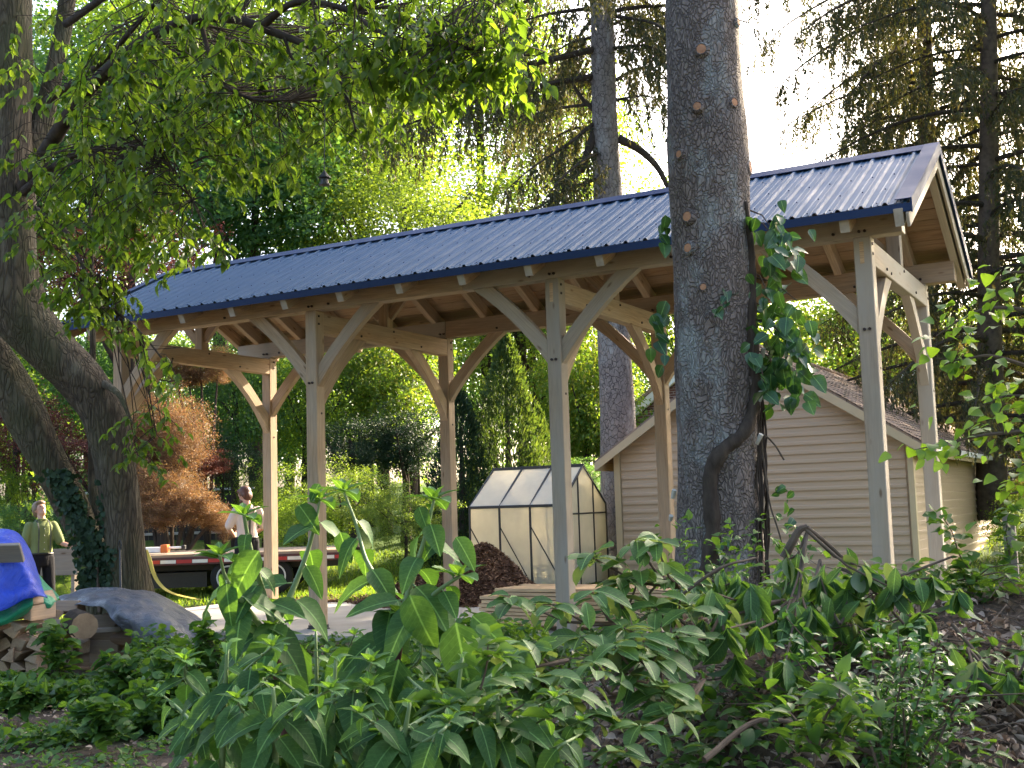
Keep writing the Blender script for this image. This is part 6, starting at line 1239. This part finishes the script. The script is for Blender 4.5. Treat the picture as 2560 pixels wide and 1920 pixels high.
for px, d, top, lab in ((140, 10.2, 1560, 'upright broad-leaved weed in front of the sawn log end'), (300, 9.2, 1640, 'leafy weed in front of the grey tarp'), (420, 8.6, 1640, 'broad-leaved weed beside the grey tarp\'s edge'), (60, 8.6, 1720, 'low weed below the firewood stack'), (250, 7.6, 1760, 'low leafy clump in the bare soil'), (520, 9.5, 1560, 'weed clump where the grey tarp meets the slab')):
    g_ = ground_at(px, d); st = [[(px+random.gauss(0, 14), 1261+(1.5*f_)/d, d), (px+random.gauss(0, 25), (1261+1.5*f_/d+top)/2, d), (px+random.gauss(0, 35), top+random.uniform(0, 40), d)] for _ in range(7)]; sapling('weed', lab, g_, st, 'l_herb', .11, 2, 'plant', .6)
for bx, by, lab in ((1190, 1620, 'pale-stemmed lanky weed rising before the magnolia leaves'), (2070, 1700, 'small weed sprouting through dead leaves on the pile')):
    sapling('weed', lab, dep(bx, 1900, 3.6), [[(bx-40, 1930, 3.5), (bx-10, 1800, 3.5), (bx+25, by+50, 3.5), (bx+30, by-10, 3.5)], [(bx-30, 1880, 3.5), (bx+60, 1800, 3.5), (bx+120, 1760, 3.5)], [(bx-30, 1880, 3.5), (bx-80, 1800, 3.55), (bx-110, 1770, 3.6)]], 'l_herb', .075, 3, 'plant', .45)
# ------------------------------------------------------------------ ground cover, weeds and grass nobody could count
def cover(name, label, n, dr, xr, zr_, size, mat, T=T_OVAL, wr=.7, thr=-.05, sc2=.9, upright=.2, cat='ground cover', bare=False):
    P = []
    while len(P) < n:
        d = math.sqrt(random.uniform(dr[0]**2, dr[1]**2)); q = dep(random.uniform(*xr), 1261, d); 
        if -4.6 < q.x < 8.4 and -.6 < q.y < 3.6: continue
        dens = mnoise.noise(Vector((q.x*sc2, q.y*sc2, 7)))
        if bare and d < 9.6+.6*mnoise.noise(Vector((q.x, q.y, 2))) and (q-Vector(CP)).dot(cr) < -.285*d+.35: dens -= .42
        if dens+random.gauss(0, .12) < thr: continue
        P.append((q.x, q.y, gz(q.x, q.y)+random.uniform(*zr_)*(.5+max(0, dens+.3))))
    P = np.array(P); D = rdir(n); D[:, 2] = D[:, 2]*.5+upright; N = rdir(n)*.5+np.array([0, 0, 1-upright])
    o = link(bpy.data.objects.new(name, leaf_mesh(name, T, P, D, N, size*RNG.uniform(.6, 1.4, n), wr, M[mat]))); return tag(o, label, cat, kind='stuff')
cover('ground_cover', 'low violet-like leaves carpeting the soil before the firewood', 9000, (6.6, 11.2), (-120, 700), (-.01, .16), .075, 'l_herb', thr=.02, bare=True)
cover('weed_patch', 'knee-high weeds between the pokeweed and the concrete slab', 15000, (5.0, 11.4), (330, 1560), (.0, .42), .08, 'l_herb', thr=-.12, bare=True)
cover('weed_patch', 'weeds around the foot of the big spruce and shed side', 7000, (8.0, 13.5), (1560, 2900), (.0, .35), .08, 'l_herb', thr=-.15)
cover('seedlings', 'tiny seedlings dotted over the bare soil in the corner', 2600, (5.6, 10), (-150, 640), (-.01, .05), .05, 'l_herb', thr=-.05, sc2=2.5)
cover('soil_litter', 'dead leaf scraps and twiglets lying on the bare soil', 2600, (5.6, 10.5), (-150, 900), (-.02, .0), .035, 'l_dead', thr=-.3, sc2=2)
cover('weed_patch', 'light green weeds sprouting over the crest of the brush pile', 1700, (6.0, 8.6), (1500, 2120), (.5, .95), .07, 'l_herb', thr=-.1, sc2=1.5)
cover('lawn_grass', 'sunlit lawn grass behind the slab and around the trailer', 42000, (17, 27), (-100, 1600), (0, .02), .11, 'grass', T_DIA, .12, -.6, 1, 1.3, 'grass')
cover('lawn_grass', 'lawn grass beside and behind the shed', 14000, (14, 30), (1500, 3000), (0, .02), .12, 'grass', T_DIA, .12, -.6, 1, 1.3, 'grass')
